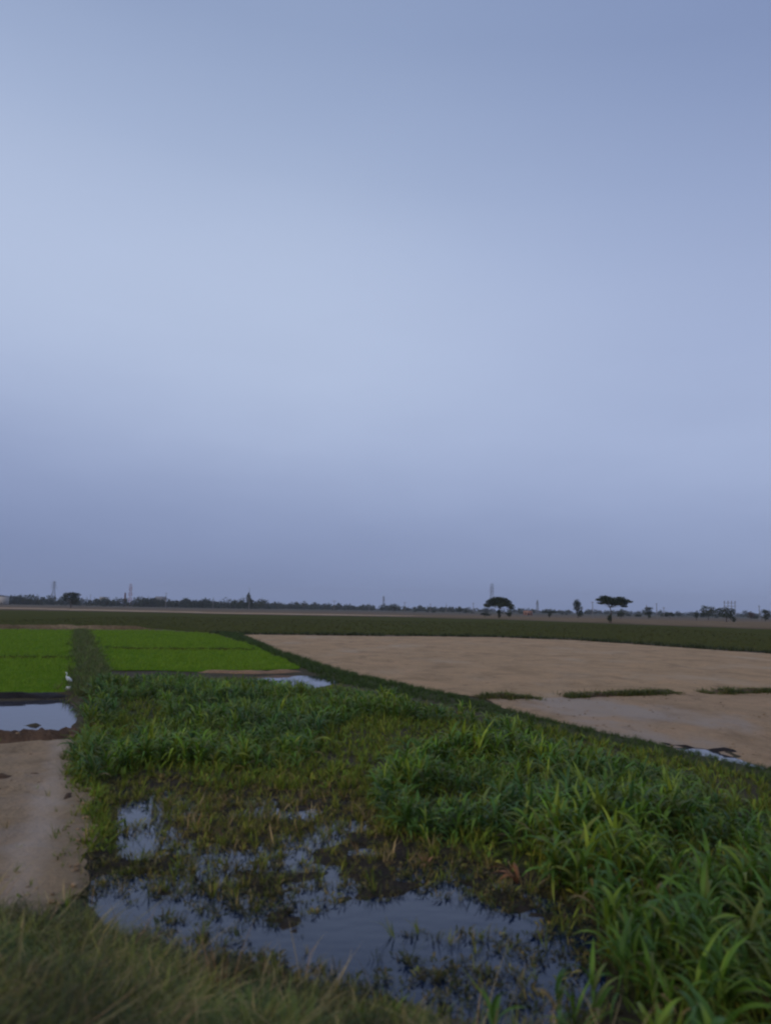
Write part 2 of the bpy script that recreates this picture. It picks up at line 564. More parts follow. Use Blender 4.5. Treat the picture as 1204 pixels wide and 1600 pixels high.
def outline(pg, k=60, amp=.004, base=.04, seed=0):
    """a polygon's edge with natural raggedness, finer where it is near"""
    out = []
    n = len(pg)
    for i in range(n):
        a, b_ = pg[i], pg[(i + 1) % n]
        L = np.hypot(*(b_ - a))
        dm = max(6, min(a[1], b_[1]))
        st = max(.12, dm / k)
        m = max(1, int(L / st))
        for j in range(m):
            out.append(a + (b_ - a) * j / m)
    out = np.array(out)
    d = out[:, 1]
    A = base + amp * d
    ox = (fbm(out[:, 0] * 1.1 + seed, out[:, 1] * 1.1, 4, .6) - .5) * 2 * A
    oy = (fbm(out[:, 0] * 1.1 + 40 + seed, out[:, 1] * 1.1 + 9, 4, .6) - .5) * 2 * A * (1 + d / 40)
    return out + np.stack([ox, oy], -1)


def sheet(name, pg, mat, lift=.03, relief=.0, rf=2.0, k=55, flat=None, seed=0, base=.05, fade=True):
    ol = outline(pg, k=k, seed=seed, base=base)
    y0, y1 = ol[:, 1].min(), ol[:, 1].max()
    pts = []
    y = max(y0, .5)
    while y < y1:
        s = max(.16, y / k)
        if y > 150: s = y / 12
        xs = np.arange(ol[:, 0].min(), ol[:, 0].max(), s) + random.random() * s
        pts.append(np.stack([xs, np.full(len(xs), y) + RNG.uniform(-.2, .2, len(xs)) * s], -1))
        y += s
    pts = np.concatenate(pts)
    pts = pts[(sdist(pts, ol) > .3 * np.maximum(.16, pts[:, 1] / k))] if len(pts) else pts
    V = [Vector(p) for p in np.concatenate([ol, pts])]
    n = len(ol)
    r = geometry.delaunay_2d_cdt(V, [], [list(range(n))], 1, 1e-5)
    vv = np.array([tuple(v) for v in r[0]])
    tris = [f for f in r[2] if len(f) == 3]
    if flat is None:
        zz = height(vv[:, 0], vv[:, 1]) + lift
        if relief:
            e = sstep(0, .3, np.abs(line_dist(vv, ol, True))) if fade else 1.0
            zz = zz + relief * fbm(vv[:, 0] * rf + 3, vv[:, 1] * rf + 8, 5, .6) * e
    else:
        zz = np.full(len(vv), flat)
    tr = np.array(tris)
    a, b_, c = vv[tr[:, 0]], vv[tr[:, 1]], vv[tr[:, 2]]
    cr = (b_[:, 0] - a[:, 0]) * (c[:, 1] - a[:, 1]) - (b_[:, 1] - a[:, 1]) * (c[:, 0] - a[:, 0])
    tr[cr < 0] = tr[cr < 0][:, ::-1]
    o = mesh_obj(name, np.column_stack([vv, zz]), None, mat, tris=tr, smooth=True)
    return tag(o, kind='structure')


soil_o = sheet('dry_soil_bed', SOILL, M_SOILL, .03, .11, 2.2, k=80, base=.22)
# worn smoother clay along the trodden line, darker crumbly clay on the side towards the pool
vs = np.array([v.co[:2] for v in soil_o.data.vertices])
TRK = [G(100, 1166), G(92, 1215), G(66, 1290), G(40, 1380), G(30, 1440)]
nse = (fbm(vs[:, 0] * 2.2, vs[:, 1] * 2.2, 4) - .5)
mk1 = sstep(.34, .08, line_dist(vs, TRK) + nse * .35)
mk2 = sstep(.62, .15, line_dist(vs, [G(135, 1165), G(140, 1240), G(150, 1300), G(118, 1360), G(100, 1440)]) + nse * .6)
ca = soil_o.data.color_attributes.new('Col', 'FLOAT_COLOR', 'POINT')
ca.data.foreach_set('color', np.stack([mk1, mk2, mk1 * 0, mk1 * 0 + 1], -1).astype(np.float32).ravel())
sheet('ploughed_field', TAN, M_TAN, .03, .03, 1.2, k=45, base=.12)
sheet('drying_field', TANLOW, M_TANLOW, .018, .03, 1.2, k=50, base=.10)
sheet('pale_strip', poly((-500, 941), (60, 950.6), (350, 957.4), (600, 961.6), (680, 963), (600, 963.2), (350, 959.4), (60, 952.6), (-500, 942.6)), M_TANLOW, .14, 0, k=40, base=.3)
sheet('pasture_field', OLIVE, M_OLIVE, .05, 0, k=40, base=.2)
sheet('stubble_field', STUBBLE, M_STUB, .08, 0, k=40, base=.3)
sheet('rice_paddy', RICEL, M_RICE, .03, 0, k=60, base=.22)
sheet('rice_paddy', RICER, M_RICE, .03, 0, k=60, base=.22)


def water(name, pg, z, mat, grow=.35):
    c = pg.mean(0)
    d = pg - c
    L = np.hypot(*d.T)[:, None]
    q = c + d * (1 + grow / L)
    q3 = np.column_stack([q, np.full(len(q), z)])
    r = geometry.delaunay_2d_cdt([Vector(p) for p in q], [], [list(range(len(q)))], 1, 1e-5)
    vv = np.array([tuple(v) for v in r[0]]); tr = np.array(r[2])
    a, b_, c_ = vv[tr[:, 0]], vv[tr[:, 1]], vv[tr[:, 2]]
    cr = (b_[:, 0] - a[:, 0]) * (c_[:, 1] - a[:, 1]) - (b_[:, 1] - a[:, 1]) * (c_[:, 0] - a[:, 0])
    tr[cr < 0] = tr[cr < 0][:, ::-1]
    o = mesh_obj(name, np.column_stack([vv, np.full(len(vv), z)]), None, mat, tris=tr)
    return tag(o, kind='structure')


WZ = -.055
water('pool_water', BASIN, WZ, M_WATER, .1)
water('pond_water', POND, -.05, M_POND)
water('puddle_water', PUD1, -.05, M_POND)
water('puddle_water', PUD2, -.045, M_POND)
water('puddle_water', PUD3, -.05, M_POND)


# black mud rims of the right puddle, pale bund line beyond the paddies, clod bund by the pond
def ridge(name, pts, wid, hgt, mat, k=.12, rough=.5, seed=0, lift=.0):
    """an earth ridge following a line, lumpy, with real height"""
    pts = [np.asarray(p, float) for p in pts]
    path = []
    for a, b_ in zip(pts[:-1], pts[1:]):
        L = np.hypot(*(b_ - a)); st = max(.07, a[1] * .006) * (k / .12)
        m = max(1, int(L / st))
        for j in range(m): path.append(a + (b_ - a) * j / m)
    path.append(pts[-1]); path = np.array(path)
    T = np.gradient(path, axis=0); T /= np.hypot(*T.T)[:, None] + 1e-9
    Nn = np.stack([-T[:, 1], T[:, 0]], -1)
    us = np.linspace(-1, 1, 11)
    V = []
    L = len(path)
    ends = np.clip(np.minimum(np.arange(L), L - 1 - np.arange(L)) / 4.0, 0, 1)
    for i in range(L):
        wv = wid * (.75 + .5 * fbm(np.array([path[i, 0] * 1.3 + seed]), np.array([path[i, 1] * 1.3]), 3)[0]) * (.25 + .75 * ends[i])
        for u in us: V.append((*(path[i] + Nn[i] * u * wv), (1 - u * u) * ends[i]))
    V = np.array(V)
    base_z = height(V[:, 0], V[:, 1])
    nn = fbm(V[:, 0] * 6 + seed, V[:, 1] * 6, 4, .65)
    z = base_z - .03 + lift + V[:, 2] * hgt * (1 - rough + rough * 2 * nn)
    m = len(us)
    idx = np.arange(L * m).reshape(L, m)
    q = np.stack([idx[:-1, :-1].ravel(), idx[:-1, 1:].ravel(), idx[1:, 1:].ravel(), idx[1:, :-1].ravel()], -1)
    q = q[:, ::-1]
    return tag(mesh_obj(name, np.column_stack([V[:, :2], z]), q, mat, smooth=True), kind='structure')


ridge('clod_bund', [G(-300, 1160), G(0, 1160), G(70, 1158), G(142, 1152)], .34, .24, M_CLOD, .10, .8)
for pl_ in ([G(-30, 1224), G(8, 1222), G(24, 1217)], [G(30, 1221), G(50, 1219), G(76, 1219)], [G(-20, 1242), G(16, 1241)],
            [G(92, 1262), G(104, 1256), G(116, 1247)], [G(62, 1171), G(82, 1172)]):
    ridge('soil_furrow', pl_, .10, .09, M_CLOD, .08, .8, lift=.07)
ridge('mud_rim', [G(1010, 1162), G(1080, 1165), G(1130, 1172), G(1172, 1180)], .09, .09, M_MUD, seed=4)
ridge('mud_rim', [G(1118, 1180), G(1160, 1190), G(1204, 1200), G(1260, 1214)], .10, .08, M_MUD, seed=8)
ridge('mud_rim', [G(372, 992.5), G(385, 999), G(415, 1008)], .5, .16, M_MUD, seed=8)
ridge('clod_bund', [G(300, 1050.5), G(400, 1052.5), G(476, 1049.5)], .22, .16, soil_mat('orange_clay', (.36, .22, .13, 1), (.28, .18, .11, 1), (.2, .14, .1, 1), .5, .7, .6), seed=3)
ridge('pale_path', [G(-60, 982.6), G(60, 982.4), G(120, 982.9), G(245, 984)], .55, .42, M_STUB, seed=5, lift=.03)
ridge('mud_rim', [G(140, 1350), G(126, 1370), G(118, 1395)], .20, .06, M_MUD, seed=12)
ridge('mud_rim', [G(-300, 1091), G(0, 1090.6), G(118, 1088.6)], .20, .12, M_MUD, seed=13)

# ------------------------------------------------------------------ blades and plants
def blade(az, L, wd, th0, bend, nseg=5, fold=0.0, base=(0, 0, 0), twist=0.0, peak=.3):
    """one grass or leaf blade: rows of 2 (flat) or 3 (folded) vertices; th from vertical"""
    a = np.arange(nseg + 1) / nseg
    th = th0 + bend * a ** 1.3
    ds = L / nseg
    mid = (th[:-1] + th[1:]) / 2
    r = np.concatenate([[0], np.cumsum(np.sin(mid) * ds)])
    z = np.concatenate([[0], np.cumsum(np.cos(mid) * ds)])
    ca, sa = math.cos(az), math.sin(az)
    wv = wd * np.where(a < peak, .45 + .55 * (a / peak), np.maximum(.04, 1 - ((a - peak) / (1 - peak)) ** 1.6))
    cx, cy, cz = base[0] + r * ca, base[1] + r * sa, base[2] + z
    # side vector turns with twist
    tw = twist * a
    sx = -sa * np.cos(tw); sy = ca * np.cos(tw); sz = np.sin(tw)
    Lf = np.stack([cx - sx * wv / 2, cy - sy * wv / 2, cz - sz * wv / 2], -1)
    Rt = np.stack([cx + sx * wv / 2, cy + sy * wv / 2, cz + sz * wv / 2], -1)
    if fold:
        nrm = np.stack([-np.cos(th) * ca, -np.cos(th) * sa, np.sin(th)], -1)
        Lf = Lf + nrm * (wv * fold)[:, None]; Rt = Rt + nrm * (wv * fold)[:, None]
        C = np.stack([cx, cy, cz], -1)
        V = np.stack([Lf, C, Rt], 1).reshape(-1, 3)
        i = np.arange(nseg) * 3
        q = np.concatenate([np.stack([i, i + 1, i + 4, i + 3], -1), np.stack([i + 1, i + 2, i + 5, i + 4], -1)])
    else:
        V = np.stack([Lf, Rt], 1).reshape(-1, 3)
        i = np.arange(nseg) * 2
        q = np.stack([i, i + 1, i + 3, i + 2], -1)
    return V, q


def join(parts):
    V, Q_, C, o = [], [], [], 0
    for v, q, c in parts:
        V.append(v); Q_.append(np.asarray(q) + o); C.append(np.broadcast_to(np.asarray(c, float), (len(v), 3)).copy()); o += len(v)
    return np.concatenate(V), np.concatenate(Q_), np.concatenate(C)


def tube(p0, p1, r0, r1, n=5):
    p0 = np.asarray(p0, float); p1 = np.asarray(p1, float)
    d = p1 - p0; d = d / (np.linalg.norm(d) + 1e-9)
    u = np.cross(d, [0, 0, 1.0]) if abs(d[2]) < .9 else np.cross(d, [1.0, 0, 0])
    u /= np.linalg.norm(u); v = np.cross(d, u)
    a = np.arange(n) / n * 2 * math.pi
    ring = np.cos(a)[:, None] * u + np.sin(a)[:, None] * v
    V = np.concatenate([p0 + ring * r0, p1 + ring * r1])
    i = np.arange(n); j = (i + 1) % n
    q = np.stack([i, j, j + n, i + n], -1)
    return V, q


GREENS = [(.110, .200, .020), (.085, .170, .024), (.150, .220, .022), (.070, .145, .028), (.175, .230, .030)]


def fodder(rng, H=.8, nl=7, nseg=5, fold=0.0, wide=.045, dry=.1):
    """maize-like fodder grass: returns (stem parts, leaf parts)"""
    stem, leaves = [], []
    lean = rng.uniform(-.12, .12, 2); arch = rng.uniform(.55, 1.15); open_ = rng.uniform(.7, 1.1)
    az0 = rng.uniform(0, 2 * math.pi)
    sh = H * rng.uniform(.50, .68)
    top = np.array([lean[0] * sh, lean[1] * sh, sh])
    c = np.array(GREENS[rng.integers(len(GREENS))])
    v, q = tube((0, 0, 0), top, .011, .006, 5)
    stem.append((v, q, c * np.array([1.2, 1.0, 1.0])))
    for k in range(nl):
        f = (k + .4) / nl
        b_ = top * (.12 + .88 * f)
        az = az0 + (math.pi if k % 2 else 0) + rng.normal(0, .5)
        L = H * (.36 + .34 * math.sin(math.pi * (.25 + .6 * f))) * rng.uniform(.8, 1.2)
        th0 = (.75 - .5 * f) * open_ + rng.normal(0, .1)
        bend = (2.5 - .95 * f) * arch + rng.normal(0, .35)
        col = c * rng.uniform(.8, 1.25)
        if rng.random() < dry and f < .4: col = np.array([.22, .16, .06])
        elif rng.random() < .15: col = np.array([.15, .18, .03])
        v, q = blade(az, L, wide * rng.uniform(.8, 1.2), th0, bend, nseg, fold, b_, rng.normal(0, .5))
        n_ = len(v)
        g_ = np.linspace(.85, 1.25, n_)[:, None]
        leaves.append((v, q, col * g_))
    return stem, leaves


def tuft(rng, n=8, L=.25, wd=.008, spread=.6, pal=((.09, .11, .03),), nseg=3, rad=.04, up=.2):
    parts = []
    for k in range(n):
        az = rng.uniform(0, 2 * math.pi)
        r = rad * math.sqrt(rng.random())
        c = np.array(pal[rng.integers(len(pal))]) * rng.uniform(.75, 1.3)
        v, q = blade(az, L * rng.uniform(.6, 1.25), wd * rng.uniform(.8, 1.3), up * rng.random() + .05,
                     spread * rng.uniform(.5, 1.6), nseg, 0, (r * math.cos(az), r * math.sin(az), -.01))
        parts.append((v, q, c))
    return join(parts)


def broad_tuft(rng, n=7, L=.12, wd=.04, pal=((.06, .10, .03),)):
    """low creeping broad-leaved weed"""
    parts = []
    for k in range(n):
        az = rng.uniform(0, 6.28)
        c = np.array(pal[rng.integers(len(pal))]) * rng.uniform(.7, 1.3)
        rr = rng.uniform(0, .12)
        v, q = blade(az, L * rng.uniform(.6, 1.3), wd * rng.uniform(.7, 1.3), rng.uniform(.4, 1.3), rng.uniform(.2, 1.1), 3, .12,
                     (rr * math.cos(az + 1), rr * math.sin(az + 1), rng.uniform(0, .05)), rng.normal(0, .4), .5)
        parts.append((v, q, c))
    # pad quads to same layout is unnecessary: all quads
    return join(parts)


def merged(name, protos, P, scale, mat, rng, tilt=.1, jit=.25, tint=None, **kw):
    """one object holding many scattered copies of the prototypes"""
    n = len(P)
    if n == 0: return None
    pick = rng.integers(0, len(protos), n)
    VV, QQ, CC, off = [], [], [], 0
    for k, (v, q, c) in enumerate(protos):
        s = np.where(pick == k)[0]
        if not len(s): continue
        a = rng.uniform(0, 2 * math.pi, len(s)); ca, sa = np.cos(a), np.sin(a)
        sc = scale[s]
        x = v[None, :, 0] * ca[:, None] - v[None, :, 1] * sa[:, None]
        y = v[None, :, 0] * sa[:, None] + v[None, :, 1] * ca[:, None]
        z = np.broadcast_to(v[None, :, 2], x.shape)
        tx, ty = rng.normal(0, tilt, (2, len(s)))
        x = x + z * tx[:, None]; y = y + z * ty[:, None]
        V = np.stack([x * sc[:, None] + P[s, 0:1], y * sc[:, None] + P[s, 1:2], z * sc[:, None] + P[s, 2:3]], -1)
        m = len(v)
        VV.append(V.reshape(-1, 3))
        QQ.append((q[None] + (np.arange(len(s)) * m)[:, None, None] + off).reshape(-1, 4))
        j = rng.uniform(1 - jit, 1 + jit, (len(s), 1, 1))
        cc = c[None] * j
        if tint is not None: cc = cc * tint[s][:, None, :]
        CC.append(np.broadcast_to(cc, V.shape).reshape(-1, 3))
        off += m * len(s)
    o = mesh_obj(name, np.concatenate(VV), np.concatenate(QQ), mat, cols=np.concatenate(CC), smooth=False)
    return tag(o, **kw)


def scatter(pg, dens, rng, view=True, margin=0.0):
    """random points in a polygon, kept near the view; dens per m2 (float or function of points)"""
    lo, hi = pg.min(0), pg.max(0)
    lo = np.maximum(lo, [-60, -3]); hi = np.minimum(hi, [60, 400])
    dmax = dens if not callable(dens) else dens(None)
    n = rng.poisson(dmax * (hi[0] - lo[0]) * (hi[1] - lo[1]))
    P = rng.uniform(lo, hi, (n, 2))
    P = P[inside(P, pg)]
    if view:
        P = P[np.abs(P[:, 0]) < P[:, 1] * .56 + 1.6]
    if callable(dens):
        P = P[rng.random(len(P)) < dens(P) / dmax]
    return P


def onground(P, dz=0.0):
    return np.column_stack([P, height(P[:, 0], P[:, 1]) + dz])


rng = np.random.default_rng(11)

# ---- fodder crop ---------------------------------------------------------
def dens_right(P):
    if P is None: return 52
    n = fbm(P[:, 0] * .7, P[:, 1] * .7, 3)
    return 52 * sstep(.30, .48, n) * np.where(P[:, 1] < 8.5, .8, 1) * (sdist(P, PUD3) < -.15)


Pr = scatter(RIGHT, dens_right, rng)
Pr = Pr[Pr[:, 1] > 4.3]
extra = G(np.array([612, 570, 780, 905, 930, 900, 880, 960]), np.array([1620, 1650, 1660, 1650, 1610, 1700, 1620, 1560]))
Pr = np.concatenate([extra, Pr])
# keep clear of the open water
Pr = Pr[(sdist(Pr, OPENW) < -.05) | (Pr[:, 1] < 5.6)]


def dens_left(P):
    if P is None: return 32
    n = fbm(P[:, 0] * .5 + 7, P[:, 1] * .5, 3)
    gap = sdist(P, poly((180, 1150), (175, 1100), (235, 1092), (262, 1120), (240, 1150)))
    return 32 * sstep(.28, .46, n) * (gap < 0) * (sdist(P, PUD1) < -.3)


Pl = scatter(LEFT, dens_left, rng)
order = np.argsort(Pr[:, 1])
near = Pr[order[:300]]
rest = Pr[order[300:]]

variants = []
for k in range(14):
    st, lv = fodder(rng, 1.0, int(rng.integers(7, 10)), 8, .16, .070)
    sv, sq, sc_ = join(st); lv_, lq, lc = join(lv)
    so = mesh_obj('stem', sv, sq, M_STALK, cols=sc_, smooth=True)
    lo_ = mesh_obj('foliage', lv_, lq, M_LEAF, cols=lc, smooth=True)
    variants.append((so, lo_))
zn = height(near[:, 0], near[:, 1])
used = [False] * len(variants)
for i, (p, z) in enumerate(zip(near, zn)):
    k = int(rng.integers(len(variants)))
    sc_ = float(rng.uniform(.42, .76)) * (1.0 if p[0] > 1.5 else (.72 if p[0] > .7 else .42))
    r = empty('fodder_plant', (p[0], p[1], z - .01), rng.uniform(0, 6.28),
              label='leafy green fodder plant with long arching blades in the dense stand right of the pool',
              cat='plant', group='fodder plants in the stand beside the pool')
    r.scale = (sc_, sc_, sc_)
    r.rotation_euler = (rng.normal(0, .07), rng.normal(0, .07), rng.uniform(0, 6.28))
    for o in variants[k]:
        if used[k]:
            o = o.copy(); COL.objects.link(o)
        o.parent = r
    used[k] = True
for k, u in enumerate(used):
    if not u:
        for o in variants[k]: bpy.data.objects.remove(o)


def fprotos(n, H, nl, nseg, wide, dry=.1):
    out = []
    for k in range(n):
        a, b_ = fodder(rng, H, nl, nseg, 0, wide, dry)
        out.append(join(a + b_))
    return out


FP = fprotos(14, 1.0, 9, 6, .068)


def hvar(P, lo, hi):
    n = fbm(P[:, 0] * .6 + 3, P[:, 1] * .6 + 1, 3)
    return lo + (hi - lo) * sstep(.3, .65, n) * rng.uniform(.8, 1.15, len(P))


def edge_scale(P, pg):
    return .55 + .45 * sstep(0, .5, sdist(P, pg))


def clump_tint(P):
    n = fbm(P[:, 0] * .8 + 70, P[:, 1] * .8, 3)[:, None]; k = rng.uniform(.75, 1.25, (len(P), 1))
    t_ = sstep(.35, .62, n)
    return (np.array([.80, .86, 1.1]) * (1 - t_) + np.array([1.25, 1.18, .9]) * t_) * k


sc_r = hvar(rest, .36, .62)
dstrip = line_dist(rest, STRIPL)
sc_r *= .6 + .4 * sstep(.2, 1.6, dstrip)
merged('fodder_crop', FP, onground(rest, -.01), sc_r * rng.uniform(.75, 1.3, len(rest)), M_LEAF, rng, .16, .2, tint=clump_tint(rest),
       label='dense stand of green fodder grass stretching back to the right field bund', cat='crop', kind='stuff')
sc_l = hvar(Pl, .36, .58)
sc_l *= .6 + .4 * sstep(.3, 4.5, line_dist(Pl, PUD1, True))
sc_l *= .65 + .35 * sstep(.2, 1.6, line_dist(Pl, STRIPL))
merged('fodder_crop', FP, onground(Pl, -.01), sc_l * rng.uniform(.75, 1.3, len(Pl)), M_LEAF, rng, .16, .2, tint=clump_tint(Pl),
       label='green fodder grass stand between the rice fields and the weedy mud', cat='crop', kind='stuff')

# ---- low weeds under and between the stands -------------------------------
PAL_G = ((.13, .20, .022), (.17, .21, .022), (.22, .21, .028), (.10, .15, .022))
PAL_O = ((.27, .22, .04), (.20, .20, .03), (.33, .24, .07), (.40, .27, .10), (.15, .16, .03), (.13, .10, .05))
PAL_D = ((.06, .075, .022), (.085, .09, .028), (.10, .08, .035), (.045, .055, .022), (.16, .13, .06))
TG = [tuft(rng, 9, .26, .012, .9, PAL_G) for _ in range(8)]
TB = [broad_tuft(rng, 8, .13, .035, PAL_G) for _ in range(6)]
TO = [tuft(rng, 8, .20, .009, .9, PAL_O) for _ in range(8)] + [broad_tuft(rng, 7, .10, .03, PAL_O) for _ in range(3)]
TD = [broad_tuft(rng, 9, .09, .028, PAL_D) for _ in range(8)] + [tuft(rng, 8, .14, .010, 1.4, PAL_D, rad=.09) for _ in range(5)]

ALLV = poly((112, 1225), (125, 1150), (138, 1090), (160, 1065), (400, 1062), (530, 1075), (850, 1140), (1204, 1225), (1450, 1290),
            (1450, 1800), (960, 1800), (985, 1600), (960, 1450), (900, 1390), (760, 1345), (600, 1296), (560, 1232), (330, 1236), (240, 1215), (150, 1225), (150, 1330), (130, 1300), (146, 1240))
Pw = scatter(ALLV, 34, rng)
Pw = Pw[(sdist(Pw, PUD1) < -.5) & (sdist(Pw, PUD3) < 0)]
far = Pw[:, 1] > 22
Pw = Pw[~far | (rng.random(len(Pw)) < .5)]
merged('low_weeds', TG + TB, onground(Pw), rng.uniform(.6, 1.25, len(Pw)), M_WEED, rng, .25, .3,
       label='low green weeds and grass carpeting the damp ground between the fodder', cat='weeds', kind='stuff')

# floating and half drowned weeds in the pool
MUDP = poly((150, 1222), (240, 1212), (330, 1215), (560, 1200), (610, 1290), (760, 1340), (905, 1380), (975, 1440),
            (995, 1560), (880, 1640), (620, 1600), (420, 1540), (300, 1500), (150, 1460), (120, 1400), (130, 1360), (150, 1310))


def dens_float(P):
    if P is None: return 200
    n = fbm(P[:, 0] * 1.3 + 20, P[:, 1] * 1.3, 4, .6)
    n2 = fbm(P[:, 0] * 4 + 20, P[:, 1] * 4 + 5, 3, .6)
    op = sdist(P, OPENW); sw = sdist(P, SIDEW)
    thick = sstep(.33, .50, n * .6 + n2 * .4)
    inner = sstep(.46, .60, n * .5 + n2 * .5) * .75
    inner = np.maximum(inner, .35 * sstep(7.6, 6.9, P[:, 1] + P[:, 0] * .35) * sstep(.36, .52, n2) * 1.6)
    f = np.where((op > .0) | (sw > 0), inner, np.maximum(thick, .24))
    return 200 * f


Pf = scatter(MUDP, dens_float, rng)
hp = height(Pf[:, 0], Pf[:, 1])
zf = np.maximum(hp, WZ) - .01
yy = Pf[:, 1]
back = sstep(8.6, 11.5, yy + rng.normal(0, .6, len(Pf)))      # greener and taller towards the back
mk = rng.random(len(Pf)) < .30 + .65 * back
merged('marsh_weeds', TO + TG[:3], np.column_stack([Pf[mk], zf[mk]]), rng.uniform(.35, .8, mk.sum()), M_WEED, rng, .3, .35,
       label='olive and yellowing weeds rooted in the mud at the back of the pool', cat='weeds', kind='stuff')
merged('floating_weed', TD, np.column_stack([Pf[~mk], zf[~mk]]), rng.uniform(.35, .95, (~mk).sum()), M_WEED, rng, .2, .35,
       label='dark matted weed floating in patches on the pool water', cat='weeds', kind='stuff')
# dried orange-brown stalks among them
Pd = scatter(poly((260, 1240), (560, 1210), (620, 1310), (900, 1385), (860, 1400), (640, 1350), (450, 1330), (280, 1320)), 7, rng)
TDR = [tuft(rng, 5, .22, .012, 1.0, ((.34, .24, .10), (.30, .22, .10), (.34, .18, .08)), rad=.03) for _ in range(6)]
merged('dry_stalks', TDR, np.column_stack([Pd, np.maximum(height(Pd[:, 0], Pd[:, 1]), WZ) - .01]), rng.uniform(.5, 1.3, len(Pd)), M_DRY, rng, .4, .3,
       label='withered orange and tan stalks standing in the wet mud', cat='stalks', kind='stuff')

# grass along the diagonal bund and the small field bunds
Pb = scatter(STRIP, 60, rng)
Pb = Pb[rng.random(len(Pb)) < np.clip(18 / Pb[:, 1], .12, 1)]
TBU = [tuft(rng, 12, .26, .016, .8, ((.060, .105, .020), (.075, .11, .020), (.05, .08, .018)), rad=.10) for _ in range(8)]
merged('bund_grass', TBU, onground(Pb), rng.uniform(.5, 1.0, len(Pb)) * np.clip(Pb[:, 1] / 36, .5, 1.5), M_GRASS, rng, .2, .25,
       label='dark green grass along the long diagonal bund', cat='grass', kind='stuff')


def line_pts(pl, dens, wid):
    out = []
    for a, b_ in zip(pl[:-1], pl[1:]):
        a = np.asarray(a, float); b_ = np.asarray(b_, float)
        L = np.hypot(*(b_ - a)); n = int(L * dens)
        t_ = rng.random(n)[:, None]
        p = a + (b_ - a) * t_
        nn = np.array([-(b_ - a)[1], (b_ - a)[0]]) / L
        out.append(p + nn * rng.normal(0, wid, n)[:, None])
    return np.concatenate(out)


TOL = [tuft(rng, 12, .20, .016, 1.3, ((.09, .11, .022), (.075, .10, .02), (.14, .12, .035)), rad=.16) for _ in range(6)]
for pl, nm in ((RIDGES[0][0], 'short olive grass bund nearest the diagonal bund'), (RIDGES[1][0], 'olive grass bund between the two gaps across the bare field'),
               (RIDGES[2][0], 'olive grass bund at the right edge of the bare field')):
    Pp = line_pts(pl, 130, .24)
    Pp = Pp[fbm(Pp[:, 0] * 1.1, Pp[:, 1] * 1.1, 3) > .36]
    merged('bund_grass', TOL, onground(Pp, .03), sstep(0, 1.0, np.minimum(np.hypot(*(Pp - pl[0]).T), np.hypot(*(Pp - pl[-1]).T)) + .35) * rng.uniform(.5, 1.25, len(Pp)) * (.5 + fbm(Pp[:, 0] * 1.5, Pp[:, 1] * 1.5, 2)), M_GRASS, rng, .2, .25, label=nm, cat='grass', kind='stuff')
for pl, hh, wd in RIDGES[:3]:
    ridge('field_bund', pl, .36, .13, M_CLOD, seed=31, lift=.02, rough=.8)
TFE = [tuft(rng, 10, .5, .05, .8, ((.040, .055, .018), (.05, .06, .02)), rad=.3, nseg=2) for _ in range(6)]
edge = [G(325, 990.5), G(372, 991.5), G(500, 992.5), G(760, 995.5), G(900, 1000.5), G(1204, 1021.5), G(1500, 1042)]
Pe = line_pts(edge, 9, .5)
merged('field_edge_grass', TFE, onground(Pe), rng.uniform(.5, 1.1, len(Pe)), M_GRASS, rng, .2, .25,
       label='dark grass edge where the far pasture meets the bare field', cat='grass', kind='stuff')
# pasture and its texture
Po = scatter(OLIVE, 1.0, rng)
Po = Po[(Po[:, 1] < 200) & (rng.random(len(Po)) < .6)]
TPA = [tuft(rng, 9, .28, .035, .9, ((.080, .082, .016), (.065, .078, .015), (.10, .082, .02)), rad=.35, nseg=2) for _ in range(6)]
merged('pasture_grass', TPA, onground(Po, .04), rng.uniform(.5, 1.1, len(Po)), M_GRASS, rng, .2, .25,
       label='olive pasture grass on the wide field below the horizon', cat='grass', kind='stuff')

# rice seedlings in the two bright paddies with a darker division line
TR = [tuft(rng, 9, .20, .014, .5, ((.19, .31, .022), (.16, .28, .018), (.23, .32, .026)), rad=.12, nseg=2) for _ in range(8)]
for pg, cut, nm in ((RICEL, [G(-300, 1027), G(0, 1029), G(122, 1030)], 'bright green rice seedlings in the left paddy beside the pond'),
                    (RICER, [G(150, 1014), G(270, 1016), G(412, 1016)], 'bright green rice seedlings in the paddy right of the weedy bund')):
    Pq = scatter(pg, 16, rng)
    Pq = Pq[rng.random(len(Pq)) < np.clip(30 / Pq[:, 1], .2, 1)]
    Pq = Pq[(line_dist(Pq, cut) > .22) & (sdist(Pq, pg) > .0 + 1.3 * sstep(.35, .7, fbm(Pq[:, 0] * .9, Pq[:, 1] * .7, 3)) * rng.random(len(Pq)))]
    Pq = Pq[rng.random(len(Pq)) < .35 + .65 * sstep(.28, .42, fbm(Pq[:, 0] * .5, Pq[:, 1] * .25, 4))]
    sc_ = rng.uniform(.75, 1.05, len(Pq)) * np.clip(Pq[:, 1] / 35, .9, 1.15)
    merged('rice_seedlings', TR, onground(Pq, .02), sc_, M_RICEB, rng, .1, .12, label=nm, cat='rice', kind='stuff')
    Pk = line_pts([np.asarray(c_) for c_ in cut], 8, .10)
    merged('bund_grass', TBU, onground(Pk, .06), rng.uniform(.5, 1.0, len(Pk)), M_GRASS, rng, .2, .25,
           label='thin dark grassy line dividing ' + ('the left rice paddy' if pg is RICEL else 'the right rice paddy'), cat='grass', kind='stuff')
    ridge('paddy_bund', cut, .30, .14, M_OLIVE, seed=21, lift=.03)

